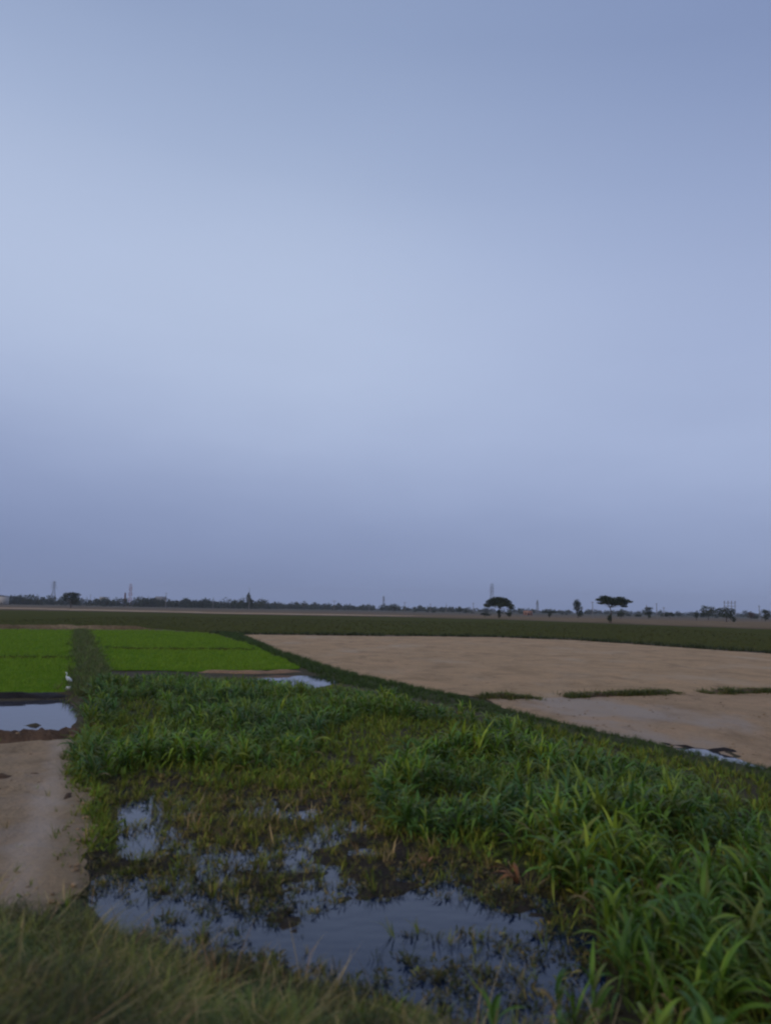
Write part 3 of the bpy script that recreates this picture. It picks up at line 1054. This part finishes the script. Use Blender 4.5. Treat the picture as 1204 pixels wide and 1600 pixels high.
# weeds on the bund between the paddies
Pm = np.concatenate([line_pts(BUNDV, 44, .40), scatter(poly((122, 1120), (120, 1085), (126, 1050), (150, 1045), (178, 1060), (170, 1080), (140, 1110)), 26, rng, False)])
TBW = [tuft(rng, 12, .30, .020, .9, ((.12, .17, .035), (.13, .16, .04), (.09, .13, .03), (.17, .14, .06)), rad=.12) for _ in range(8)]
merged('bund_weeds', TBW, onground(Pm), rng.uniform(.5, 1.2, len(Pm)), M_GRASS, rng, .25, .25,
       label='dusty grey green weeds on the bund between the two paddies', cat='weeds', kind='stuff')
# weed edge on the dry bed
Ps = line_pts([G(146, 1150), G(122, 1195), G(120, 1222), G(150, 1242), G(156, 1300), G(140, 1335)], 34, .18)
merged('edge_weeds', TG + TB, onground(Ps), rng.uniform(.5, 1.1, len(Ps)), M_WEED, rng, .25, .3,
       label='green weeds fringing the right edge of the dry soil bed', cat='weeds', kind='stuff')

Ps = np.concatenate([scatter(poly((60, 1340), (112, 1300), (150, 1260), (150, 1340), (112, 1440), (-60, 1450), (0, 1385)), 9, rng), scatter(SOILL, .5, rng)])
merged('stray_weeds', TG + TB + TO, onground(Ps, .07), rng.uniform(.25, .8, len(Ps)), M_WEED, rng, .3, .3,
       label='sparse stray weeds creeping over the near end of the dry soil', cat='weeds', kind='stuff')

# roadside verge in the foreground
VERGE = np.array([(-9, 9.2), (-6, 8.9), (-4.6, 8.75), (-3.8, 8.6), (-3.1, 8.5), (-2.6, 8.2), (-1.6, 7.6), (-.7, 6.85), (.3, 6.35), (1.9, 5.9), (2.2, 5.0), (5.5, 4.3),
                  (5.5, 2.0), (-9, 2.0)])
Pv = scatter(VERGE, 210, rng, False)
Pv = Pv[(Pv[:, 1] > 3.2) & (np.abs(Pv[:, 0]) < Pv[:, 1] * .6 + .8)]
PAL_V = ((.13, .155, .030), (.155, .165, .034), (.11, .14, .026), (.23, .19, .07), (.08, .12, .03))
TV = [tuft(rng, 12, .26, .007, 1.6, PAL_V, nseg=4, rad=.07, up=.5) for _ in range(12)]
ev = .45 + .55 * sstep(0, .8, sdist(Pv, VERGE))
vn = fbm(Pv[:, 0] * 1.6 + 9, Pv[:, 1] * 1.6, 3); vm = fbm(Pv[:, 0] * 1.1 + 50, Pv[:, 1] * 1.1, 3)
vt = (.45 + .95 * sstep(.32, .62, vn))[:, None] * (np.array([1.15, 1, .9]) * sstep(.4, .6, vm)[:, None] + np.array([.75, 1.0, 1.1]) * (1 - sstep(.4, .6, vm))[:, None])
merged('verge_grass', TV, onground(Pv), rng.uniform(.5, 1.15, len(Pv)) * ev * (.6 + .7 * sstep(.3, .65, vm)), M_GRASS, rng, .5, .3, tint=vt,
       label='olive green roadside grass filling the bottom left foreground', cat='grass', kind='stuff')
Pv2 = Pv[rng.random(len(Pv)) < .11]
TV2 = [tuft(rng, 3, .46, .006, 1.1, ((.46, .34, .15), (.36, .28, .13), (.30, .26, .09), (.40, .24, .11)), nseg=4, rad=.05, up=.5) for _ in range(8)]
merged('verge_straw', TV2, onground(Pv2), rng.uniform(.5, 1.15, len(Pv2)), M_DRY, rng, .7, .3,
       label='thin straw coloured grass stems rising out of the roadside verge', cat='straw', kind='stuff')

# single plants that stand out
def lone(name, px, py, z, protos_fn, mat, label, cat, sc_=1.0):
    x, y = G(px, py, z)
    v, q, c = protos_fn()
    o = mesh_obj(name, v * sc_, q, mat, cols=c)
    o.location = (x, y, hz(x, y) if z is None else max(hz(x, y), WZ) - .01)
    return tag(o, label=label, cat=cat)


lone('dry_grass_clump', 345, 1560, .1, lambda: tuft(rng, 22, .52, .010, .5, ((.38, .20, .09), (.34, .20, .09), (.28, .19, .09)), nseg=4, rad=.10, up=.5),
     M_DRY, 'dried orange grass clump at the pool edge in the left foreground', 'grass clump')
lone('dry_grass_clump', 292, 1545, .1, lambda: tuft(rng, 14, .42, .009, .8, ((.30, .17, .08), (.26, .18, .09)), nseg=4, rad=.10, up=.6),
     M_DRY, 'smaller rusty grass clump just left of the tall dried orange one', 'grass clump')
lone('withered_plant', 812, 1372, 0, lambda: tuft(rng, 9, .36, .035, 2.0, ((.34, .14, .06), (.28, .14, .07)), nseg=5, rad=.05, up=.5),
     M_DRY, 'withered red brown plant with drooping leaves at the front of the fodder stand', 'plant')
lone('withered_plant', 665, 1345, 0, lambda: tuft(rng, 9, .24, .03, 2.0, ((.34, .18, .08), (.28, .14, .07)), nseg=5, rad=.05, up=.8),
     M_DRY, 'low crumpled brown plant at the back rim of the open water', 'plant')

# clods strewn on the soil
def clod(rng, r):
    u, v = 7, 5
    V = []
    for i in range(v):
        th = math.pi * (i + .0) / (v - 1)
        for j in range(u):
            ph = 2 * math.pi * j / u
            rr = r * rng.uniform(.7, 1.2) if 0 < i < v - 1 else r * .8
            V.append((rr * math.sin(th) * math.cos(ph), rr * math.sin(th) * math.sin(ph), rr * .65 * math.cos(th)))
    q = [(i * u + j, (i + 1) * u + j, (i + 1) * u + (j + 1) % u, i * u + (j + 1) % u) for i in range(v - 1) for j in range(u)]
    return np.array(V), np.array(q)


CL = []
for k in range(8):
    v, q = clod(rng, .05)
    CL.append((v, q, np.full((len(v), 3), 1.0) * np.array([.28, .19, .11]) * rng.uniform(.6, 1.2)))
M_CLODS = leaf_mat('clods', .95, 0, .1)
Pc = line_pts([G(-250, 1160), G(0, 1160), G(140, 1153)], 26, .22)
zc = height(Pc[:, 0], Pc[:, 1]) + .17 * np.exp(-(line_dist(Pc, [G(-250, 1160), G(0, 1160), G(140, 1153)]) / .2) ** 2)
merged('soil_clods', CL, np.column_stack([Pc, zc]), rng.uniform(.5, 1.6, len(Pc)), M_CLODS, rng, 0, .25,
       label='brown soil clods heaped along the bund beside the pond', cat='clods', kind='stuff')
Pc = np.concatenate([scatter(SOILL, 9, rng), scatter(poly((150, 1240), (70, 1290), (50, 1400), (120, 1400), (150, 1300)), 45, rng), scatter(poly((120, 1170), (150, 1170), (150, 1250), (118, 1250)), 25, rng)])
merged('soil_clods', CL, onground(Pc, .06), rng.uniform(.15, .95, len(Pc)), M_CLODS, rng, 0, .25,
       label='small loose clods scattered over the dry soil bed', cat='clods', kind='stuff')
Pc = np.concatenate([scatter(TANLOW, 2.5, rng), scatter(TAN, .8, rng), line_pts([G(800, 1096), G(900, 1096), G(1060, 1090)], 8, .4)])
merged('soil_clods', CL, onground(Pc, .03), rng.uniform(.2, .95, len(Pc)) ** 1.5, M_CLODS, rng, 0, .25,
       label='loose clods scattered over the bare tan fields', cat='clods', kind='stuff')

# ------------------------------------------------------------------ egret and stone by the pond
def loft(path, radii, n=10, squash=1.0):
    path = np.array(path, float)
    T = np.gradient(path, axis=0)
    V = []
    for p, t_, r in zip(path, T, radii):
        t_ = t_ / np.linalg.norm(t_)
        u = np.cross(t_, [0, 1, 0.0]); u /= np.linalg.norm(u); v = np.cross(t_, u)
        for k in range(n):
            a = 2 * math.pi * k / n
            V.append(p + u * math.cos(a) * r + v * math.sin(a) * r * squash)
    L = len(path)
    q = [(i * n + k, i * n + (k + 1) % n, (i + 1) * n + (k + 1) % n, (i + 1) * n + k) for i in range(L - 1) for k in range(n)]
    return np.array(V), np.array(q)


M_WHITE = plain_mat('white_feather', (.58, .60, .60), .8, .06)
M_YEL = plain_mat('yellow_bill', (.6, .38, .06), .5, .1)
M_LEG = plain_mat('dark_leg', (.05, .05, .04), .6, .1)
ex, ey = G(106, 1074)
eg = empty('egret', (ex, ey, hz(ex, ey) + .0), 2.6, label='white egret standing in the left rice paddy near the pond', cat='bird')
eg.scale = (.8, .8, .8)
v, q = loft([(-.26, 0, .22), (-.2, 0, .26), (-.1, 0, .32), (0, 0, .36), (.09, 0, .39), (.13, 0, .44), (.12, 0, .50), (.10, 0, .55), (.13, 0, .60), (.18, 0, .61), (.21, 0, .605)],
            [.006, .035, .075, .088, .06, .03, .021, .019, .026, .024, .008], 12, .8)
mesh_obj('body', v, q, M_WHITE, eg, smooth=True)
v, q = loft([(.20, 0, .606), (.24, 0, .60), (.30, 0, .59)], [.010, .007, .001], 6)
mesh_obj('bill', v, q, M_YEL, eg, smooth=True)
for s in (-1, 1):
    v, q = loft([(-.02, s * .03, .30), (-.03, s * .03, .15), (-.01, s * .03, .02), (.05, s * .035, .0)], [.011, .007, .006, .004], 6)
    mesh_obj('leg', v, q, M_LEG, eg, smooth=True)
    v, q = loft([(-.24, s * .05, .23), (-.12, s * .075, .30), (0, s * .075, .35), (.06, s * .05, .37)], [.004, .05, .055, .015], 8, .35)
    mesh_obj('wing', v, q, M_WHITE, eg, smooth=True)
sx, sy = G(108, 1083)
v, q = clod(rng, .13)
o = mesh_obj('stone', v, q, plain_mat('pale_stone', (.42, .42, .38), .8), smooth=True)
o.location = (sx, sy, hz(sx, sy) + .12)
tag(o, label='small pale stone on the bund between rice and pond', cat='stone')


# ------------------------------------------------------------------ trees
def leaves_in(clumps, n, size, rng, pal):
    """many small leaf clumps spread through ellipsoids (x,y,z,rx,ry,rz)"""
    clumps = np.array(clumps, float)
    vol = clumps[:, 3] * clumps[:, 5]
    pk = rng.choice(len(clumps), n, p=vol / vol.sum())
    d = rng.normal(size=(n, 3)); d /= np.linalg.norm(d, axis=1)[:, None]
    r = rng.random(n)[:, None] ** .45 * rng.uniform(.85, 1.12, (n, 1))
    c = clumps[pk, :3] + d * r * clumps[pk, 3:6]
    u = rng.normal(size=(n, 3)); u /= np.linalg.norm(u, axis=1)[:, None]
    w_ = rng.normal(size=(n, 3)); w_ = np.cross(u, w_); w_ /= np.linalg.norm(w_, axis=1)[:, None]
    s = size * rng.uniform(.6, 1.5, (n, 1))
    V = np.stack([c - u * s - w_ * s * .3, c + u * s * .2 - w_ * s * .6, c + u * s + w_ * s * .1, c - u * s * .1 + w_ * s * .6], 1).reshape(-1, 3)
    q = np.arange(n * 4).reshape(n, 4)
    pal = np.array(pal)
    tone = pal[rng.integers(0, len(pal), len(clumps))][pk] * rng.uniform(.7, 1.3, (n, 1))
    return V, q, np.repeat(tone, 4, axis=0)


TPAL = ((.045, .055, .022), (.035, .048, .020), (.055, .060, .025), (.030, .042, .022))


def tree(px, dist, H, W_, clumps, label, trunk=.4, tr=.22, n=1300, leaf=.3, pal=TPAL, group=None, name='tree', forks=None, wide=1.0):
    """clumps in units of crown width / tree height: (x, z, rx, rz)"""
    x, y = at(px, dist)
    root = empty(name, (x, y, 0), label=label, cat='tree', group=group)
    cl = []
    for (cx, cz, rx, rz) in clumps:
        cl.append((cx * W_, rng.uniform(-.12, .12) * W_, cz * H, rx * W_, rx * W_ * rng.uniform(.85, 1.1) * wide, rz * H))
    parts = []
    # trunk with a slight bend, then a limb into every clump
    b1 = np.array([rng.uniform(-.03, .03) * W_, 0, H * trunk * .6])
    b2 = np.array([rng.uniform(-.04, .04) * W_, 0, H * trunk])
    parts.append((*tube((0, 0, -.2), b1, tr, tr * .8, 7), (.1, .1, .1)))
    parts.append((*tube(b1, b2, tr * .8, tr * .62, 7), (.1, .1, .1)))
    for c in cl:
        e = np.array(c[:3]); e[2] += c[5] * .1
        m = b2 + (e - b2) * .5 + rng.normal(0, .03 * H, 3)
        st = b2 if e[2] > b2[2] else b1
        parts.append((*tube(st, m, tr * .4, tr * .24, 5), (.1, .1, .1)))
        parts.append((*tube(m, e, tr * .24, tr * .06, 5), (.1, .1, .1)))
    v, q, c_ = join(parts)
    mesh_obj('trunk', v, q, M_BARK, root, smooth=True)
    v, q, c_ = leaves_in(cl, n, leaf, rng, pal)
    mesh_obj('crown', v, q, M_CROWN, root, cols=c_)
    return root


def rnd_clumps(k, lo=.3, hi=1.0, shape='round'):
    out = []
    for i in range(k):
        f = rng.random()
        z = lo + (hi - lo) * (.15 + .7 * f)
        if shape == 'round': wv = math.sin(math.pi * (.15 + .7 * f)) * .32
        elif shape == 'oval': wv = math.sin(math.pi * (.15 + .7 * f)) * .22
        else: wv = (1 - f) * .34
        out.append((rng.uniform(-wv, wv), z, rng.uniform(.14, .24), rng.uniform(.10, .17) * (hi - lo) * 1.3))
    return out


# the broad dark umbrella tree right of centre
tree(779, 325, 8.8, 11.4, [(0, .80, .30, .19), (-.22, .71, .27, .18), (.22, .71, .27, .18), (-.38, .58, .17, .10), (.38, .57, .16, .12), (0, .62, .3, .13),
                           (.44, .47, .09, .08), (-.12, .86, .2, .1), (.12, .87, .2, .1), (-.02, .28, .07, .12), (.02, .14, .05, .1)],
     'broad dark umbrella shaped tree standing alone in the far field right of centre', .45, .28, 3800, .27)
tree(757, 345, 2.2, 5.2, [(-.1, .7, .3, .3), (.25, .6, .3, .3)], 'low dark shrub under the left side of the broad umbrella tree', .3, .12, 300, .2)
tree(795, 340, 2.6, 2.6, [(0, .6, .4, .35)], 'small dark shrub under the right side of the broad umbrella tree', .3, .1, 200, .2)
# the flat topped acacia
tree(953, 245, 8.4, 10.8, [(-.16, .90, .18, 0.081), (-.30, .82, .14, .06), (-.05, .80, .25, 0.135), (.22, .84, .22, 0.108), (.42, .80, .18, .07),
                           (.36, .70, .17, .07), (-.28, .70, .12, .05), (.06, .70, .18, .08), (.55, .76, .10, .04), (.40, .60, .12, .04), (.2, .68, .2, .06), (-.12, .72, .14, .07), (.04, .76, .3, .07), (.28, .76, .2, .06)],
     'flat topped acacia with layered crown on one thin trunk', .55, .20, 4200, .2, wide=.8)
tree(951, 243, 2.7, 1.9, [(0, .45, .42, .3), (.1, .65, .3, .25)], 'small round dark bush at the foot of the flat topped acacia', .3, .1, 350, .16, name='bush')
tree(969, 420, 5.0, 4.4, [(0, .55, .42, .28), (.2, .4, .3, .25), (-.2, .4, .3, .25)], 'rounded bush seen under the right half of the flat topped acacia', .3, .15, 350, .25, name='bush')
# the upright oval tree
tree(902, 430, 10.2, 7.6, [(-.08, .85, .22, .13), (-.14, .68, .28, .15), (.0, .72, .30, .15), (.06, .5, .32, .17), (.12, .3, .30, .15), (.16, .17, .26, .10), (-.1, .5, .22, .15)],
     'upright oval tree between the umbrella tree and the acacia', .3, .22, 1500, .24)
tree(858, 390, 3.6, 8.2, [(-.25, .8, .26, .12), (.22, .83, .28, .12), (0, .78, .3, .12), (0, .45, .12, .25)], 'low flat crowned shrub on a short trunk between two larger trees', .6, .2, 450, .22)
tree(1012, 430, 6.9, 5.6, [(-.14, .82, .26, .14), (.16, .82, .26, .14), (0, .6, .4, .2), (0, .4, .36, .18), (.05, .2, .2, .12)], 'squarish dark tree right of the flat topped acacia', .3, .2, 900, .22)
tree(1045, 560, 5.2, 8.0, [(0, .6, .36, .26), (-.22, .45, .26, .25), (.22, .45, .26, .25)], 'low rounded tree beside the two tall poles', .3, .2, 500, .3)
tree(1061, 760, 5.2, 7.0, [(0, .6, .4, .26), (-.2, .4, .3, .25), (.25, .4, .3, .22)], 'faint low tree second to the right of the squarish tree', .3, .2, 300, .35)
tree(1087, 400, 4.6, 3.6, [(0, .75, .4, .18), (0, .45, .3, .25), (.1, .6, .35, .2)], 'small dark tree just left of the spreading bushy tree', .3, .15, 300, .22)
tree(1105, 470, 9.0, 11.2, [(-.1, .80, .22, .14), (.14, .74, .22, .13), (-.26, .58, .22, .14), (.28, .62, .2, .14), (0, .55, .34, .2), (.0, .32, .36, .16), (-.28, .36, .16, .12)],
     'spreading bushy tree with rounded crown near the right edge', .3, .25, 1200, .28)
tree(1133, 345, 7.4, 8.6, [(-.3, .62, .2, .18), (-.05, .68, .26, .18), (.22, .62, .24, .2), (-.1, .42, .36, .18), (.3, .36, .18, .2), (.38, .16, .1, .16)],
     'dark leaning tree growing up around the transformer poles', .35, .24, 1300, .24)
tree(1172, 600, 6.6, 7.6, [(-.1, .7, .26, .18), (.15, .55, .3, .2), (0, .35, .38, .2)], 'pinkish thin crowned tree left of the rightmost pole', .3, .2, 450, .32, pal=((.10, .06, .05), (.08, .055, .04)))
tree(1194, 430, 7.0, 6.8, [(-.1, .74, .3, .17), (.15, .66, .3, .2), (0, .4, .36, .22), (.1, .2, .16, .12)], 'dark tree touching the right edge of the view', .3, .2, 800, .25)
tree(718, 640, 6.6, 6.2, [(-.05, .75, .26, .18), (.1, .5, .36, .24), (-.15, .4, .3, .24)], 'small pointed tree standing alone left of the umbrella tree', .3, .2, 500, .3)
tree(111, 500, 9.9, 11.5, [(-.3, .82, .2, .13), (0, .86, .26, .12), (.24, .82, .22, .13), (.1, .62, .34, .2), (.26, .42, .26, .2), (.12, .38, .2, .16), (-.28, .66, .16, .12), (-.32, .5, .1, .12)],
     'dark square crowned tree standing out against the left treeline', .35, .4, 1700, .36)
tree(389, 830, 17.5, 13.5, [(-.05, .9, .09, .10), (-.08, .74, .17, .12), (.02, .60, .24, .13), (.08, .44, .34, .14), (0, .28, .40, .14), (-.02, .80, .12, .1)],
     'tall pointed dark tree rising above the middle of the left treeline', .35, .4, 1300, .45)
tree(475, 900, 10.8, 10, [(0, .84, .16, .1), (-.2, .62, .2, .14), (.2, .62, .22, .14), (0, .45, .34, .16)], 'thin pale crowned tree in the gap right of the tall pointed tree', .45, .3, 260, .5, pal=((.10, .10, .07), (.09, .085, .06)))
tree(615, 850, 6.4, 8, rnd_clumps(5), 'small dark tree in the low treeline left of centre horizon', .3, .25, 350, .4)
tree(238, 900, 10.5, 14, rnd_clumps(6), 'dark tree clump right of the red chimney', .3, .3, 500, .5)
tree(290, 920, 11, 12, rnd_clumps(6), 'rounded tree left of the thin pole line in the treeline', .3, .3, 450, .5)

# far woodland: reads as one mass
def wood(name, label, x0, x1, d0, d1, n, h0, h1, nl, size):
    cl = []
    for k in range(n):
        px = rng.uniform(x0, x1); d = rng.uniform(d0, d1)
        x, y = at(px, d)
        f = (px - x0) / (x1 - x0)
        h = (h0 + (h1 - h0) * f) * rng.uniform(.65, 1.2) * (1.25 if rng.random() < .06 else 1)
        ww = h * rng.uniform(.55, 1.0)
        for j in range(4):
            cl.append((x + rng.uniform(-.5, .5) * ww, y + rng.uniform(-.3, .3) * ww, h * rng.uniform(.3, .75), ww * rng.uniform(.3, .5), ww * .4, h * rng.uniform(.2, .34)))
        cl.append((x, y, h * .2, ww * 1.1, ww * .4, h * .24))
        cl.append((x + rng.uniform(-1, 1) * ww, y, h * .3, ww * .9, ww * .4, h * .3))
    v, q, c = leaves_in(cl, nl, size, rng, TPAL)
    return tag(mesh_obj(name, v, q, M_CROWN, cols=c), label=label, cat='woodland', kind='stuff')


wood('far_woodland', 'dark treeline along the left half of the horizon', -420, 420, 880, 1100, 380, 12.0, 10.5, 60000, .8)
wood('far_woodland', 'lower treeline fading along the middle of the horizon', 380, 720, 1150, 1500, 200, 10.5, 8.0, 22000, 1.0)
wood('far_woodland', 'thin distant treeline along the right half of the horizon', 680, 1700, 1300, 1900, 380, 8, 11, 34000, 1.1)
wood('far_scrub', 'scattered scrub at the foot of the horizon on the right', 640, 1500, 700, 1000, 60, 2.2, 3.6, 5000, .6)


# ------------------------------------------------------------------ pylons, poles, buildings
def lattice(name, px, dist, H, wb, wt, label, mat, arms=3, th=.16, bands=False, cat='pylon', lean=0):
    x, y = at(px, dist)
    root = empty(name, (x, y, 0), .3, label=label, cat=cat)
    leg_parts, br = [], []
    lv = 8
    def corner(f, k):
        wv = wb + (wt - wb) * min(1, f / .7) if f < .7 else wt
        s = [(-1, -1), (1, -1), (1, 1), (-1, 1)][k]
        return np.array([s[0] * wv / 2, s[1] * wv / 2, H * f])
    red, white = [], []
    for k in range(4):
        for i in range(lv):
            seg = (*tube(corner(i / lv, k), corner((i + 1) / lv, k), th, th * .9, 4), (.2, .2, .2))
            (white if bands and i % 2 else red).append(seg)
    v, q, c = join(red); mesh_obj('frame', v, q, mat, root)
    if white:
        v, q, c = join(white); mesh_obj('white_band', v, q, M_WHITESTEEL, root)
    for i in range(lv):
        for k in range(4):
            k2 = (k + 1) % 4
            br.append((*tube(corner(i / lv, k), corner((i + 1) / lv, k2), th * .6, th * .6, 4), (.2, .2, .2)))
            br.append((*tube(corner((i + 1) / lv, k), corner((i + 1) / lv, k2), th * .6, th * .6, 4), (.2, .2, .2)))
    v, q, c = join(br); mesh_obj('bracing', v, q, mat, root)
    for a in range(arms):
        z = H * (.72 + .11 * a)
        L = wb * (.62 - .08 * a)
        ar = []
        for s in (-1, 1):
            ar.append((*tube((0, 0, z), (s * L, 0, z), th, th * .6, 4), (.2, .2, .2)))
            ar.append((*tube((0, 0, z + H * .05), (s * L, 0, z), th * .6, th * .4, 4), (.2, .2, .2)))
        v, q, c = join(ar); mesh_obj('crossarm', v, q, mat, root)
    v, q = tube((0, 0, H), (0, 0, H * 1.07), th * .7, th * .3, 4); mesh_obj('peak', v, q, mat, root)
    return root


lattice('pylon', 83, 1350, 38, 9.5, 2.2, 'tall grey lattice pylon behind the treeline far left', M_STEEL, th=.26)
lattice('telecom_mast', 203, 1000, 27, 5.2, 3.0, 'red and white lattice mast beside the brick chimney', M_REDSTEEL, 0, .26, True, 'mast')
lattice('pylon', 768, 1500, 52, 9.5, 4.2, 'tall slim lattice pylon behind the broad umbrella tree', M_STEEL, 2, .26)
lattice('pylon', 839, 1250, 20, 4.6, 1.6, 'small lattice pylon between the umbrella tree and the oval tree', M_STEEL, 2, .24)
lattice('pylon', 599, 1500, 26, 6, 1.6, 'faint small pylon over the middle of the horizon', M_STEEL, 3, .2)

# chimney stack
x, y = at(195, 950)
ch = empty('chimney', (x, y, 0), label='dark red brick chimney stack left of the lattice mast', cat='chimney')
v, q = tube((0, 0, 0), (0, 0, 15), 1.3, .85, 12); mesh_obj('stack', v, q, M_BRICK, ch)
v, q = tube((0, 0, 15), (0, 0, 15.8), 1.1, 1.1, 12); mesh_obj('rim', v, q, M_BRICK, ch)


def pole(px, dist, H, label, arm=True, tw=1.6):
    x, y = at(px, dist)
    root = empty('utility_pole', (x, y, 0), rng.uniform(-.3, .3), label=label, cat='pole', group='poles along the horizon')
    v, q = tube((0, 0, -.3), (0, 0, H), .24, .15, 7); mesh_obj('shaft', v, q, M_CONC, root, smooth=True)
    if arm:
        v, q = tube((-tw / 2, 0, H - .5), (tw / 2, 0, H - .5), .09, .09, 4); mesh_obj('crossarm', v, q, M_STEEL, root)
        for s in (-.45, 0, .45):
            v, q = tube((s * tw, 0, H - .45), (s * tw, 0, H - .1), .09, .05, 6)
            mesh_obj('insulator', v, q, M_CERAM, root)
    return root


for a in ((141, 900, 12.5, 'slender pole above the treeline right of the square crowned tree', True),
          (259, 620, 12, 'pole with crossarm rising left of the pale shed wall', True),
          (389, 780, 21, 'thin pole sticking up out of the tall pointed tree', False),
          (333, 800, 11, 'pole in the treeline left of the tall pointed tree', True),
          (522, 620, 8.5, 'short pole with wide crossarm right of the pale crowned tree', True, 2.6),
          (632, 640, 8.6, 'pole with wide crossarm in the middle of the horizon', True, 2.6),
          (577, 800, 8.5, 'thin pole left of the faint small pylon', False),
          (672, 640, 7.6, 'plain pole right of the wide crossarm pole', True),
          (697, 600, 7.6, 'plain pole just left of the small pointed tree', False),
          (739, 600, 8.6, 'pole between the small pointed tree and the umbrella tree', True),
          (925, 420, 8.6, 'pole between the oval tree and the acacia', True, 1.2),
          (1009, 520, 8.6, 'thin pole behind the squarish dark tree', False),
          (1025, 460, 8.9, 'tall plain pole directly right of the squarish dark tree', True, 1.0),
          (1036, 500, 7.2, 'shorter pole beside the low rounded tree', True, 1.8),
          (1185, 420, 8.2, 'tall pole left of the tree at the right edge', True, 1.0)):
    pole(*a)

# transformer structure on poles
x, y = at(1139, 352)
tp = empty('transformer_structure', (x, y, 0), label='row of linked electric poles with crossbars above the leaning tree', cat='poles')
for k in range(4):
    v, q = tube((-2.3 + k * 1.55, 0, -.2), (-2.3 + k * 1.55, 0, 8.6), .16, .11, 7); mesh_obj('pole', v, q, M_CONC, tp, smooth=True)
for z in (8.2, 6.9):
    v, q = tube((-2.7, 0, z), (2.8, 0, z), .10, .10, 4); mesh_obj('crossbar', v, q, M_STEEL, tp)
for k in range(4):
    v, q = tube((-2.3 + k * 1.55 + .1, 0, 8.6), (-2.3 + k * 1.55 + .1, 0, 9.1), .22, .14, 6); mesh_obj('insulator', v, q, M_CERAM, tp)


def box(x0, x1, y0, y1, z0, z1):
    V = np.array([(x0, y0, z0), (x1, y0, z0), (x1, y1, z0), (x0, y1, z0), (x0, y0, z1), (x1, y0, z1), (x1, y1, z1), (x0, y1, z1)], float)
    return V, np.array([(3, 2, 1, 0), (4, 5, 6, 7), (0, 1, 5, 4), (1, 2, 6, 5), (2, 3, 7, 6), (3, 0, 4, 7)])


def house(px, dist, W_, D, H, wall, label, gable=True, name='house'):
    x, y = at(px, dist)
    r = empty(name, (x, y, 0), label=label, cat='building')
    v, q = box(-W_ / 2, W_ / 2, 0, D, 0, H)
    wl = mesh_obj('wall', v, q, wall, r)
    if gable:
        V = np.array([(-W_ / 2 - .4, -.4, H + .003), (W_ / 2 + .4, -.4, H + .003), (W_ / 2 + .4, D + .4, H + .003), (-W_ / 2 - .4, D + .4, H + .003),
                      (-W_ / 2 - .4, D / 2, H * 1.4), (W_ / 2 + .4, D / 2, H * 1.4)])
        mesh_obj('roof', V, [(0, 1, 5, 4), (2, 3, 4, 5), (3, 2, 1, 0)], M_ROOF, r, tris=[(0, 4, 3), (1, 2, 5)])
    else:
        v, q = box(-W_ / 2 - .2, W_ / 2 + .2, -.2, D + .2, H + .003, H + .5)
        mesh_obj('roof', v, q, M_ROOF, r)
    v, q = box(-.5, .5, -.06, -.003, .01, 2.1); mesh_obj('door', v, q, M_DARK, r)
    for s in (-.32, .32):
        v, q = box(s * W_ - .5, s * W_ + .5, -.06, -.003, 1.1, 2.1); mesh_obj('window', v, q, M_DARK, r)
    return r


house(2, 860, 9, 8, 8.5, M_WALL, 'pale building at the far left edge of the treeline', False)
house(160, 1180, 9, 8, 12, M_WALL, 'small pale building half hidden in the treeline left of the chimney', False)
house(250, 1180, 15, 8, 10.5, M_WALL, 'long pale building half hidden in the treeline right of the mast', True)
house(825, 640, 6.5, 5, 3.4, M_WALL2, 'small orange walled hut right of the umbrella tree', False)

# ------------------------------------------------------------------ haze
hv, hq = box(-2700, 2700, -60, 3950, -2, 90)
hm, N = new_mat('haze_air')
pv = N.n('ShaderNodeVolumePrincipled')
pv.inputs['Color'].default_value = (.86, .90, 1.0, 1)
pv.inputs['Density'].default_value = .00013
ho = N.n('ShaderNodeOutputMaterial')
N.l(pv.outputs[0], ho.inputs['Volume'])
hz_o = mesh_obj('haze', hv, hq, hm)
tag(hz_o, kind='stuff')
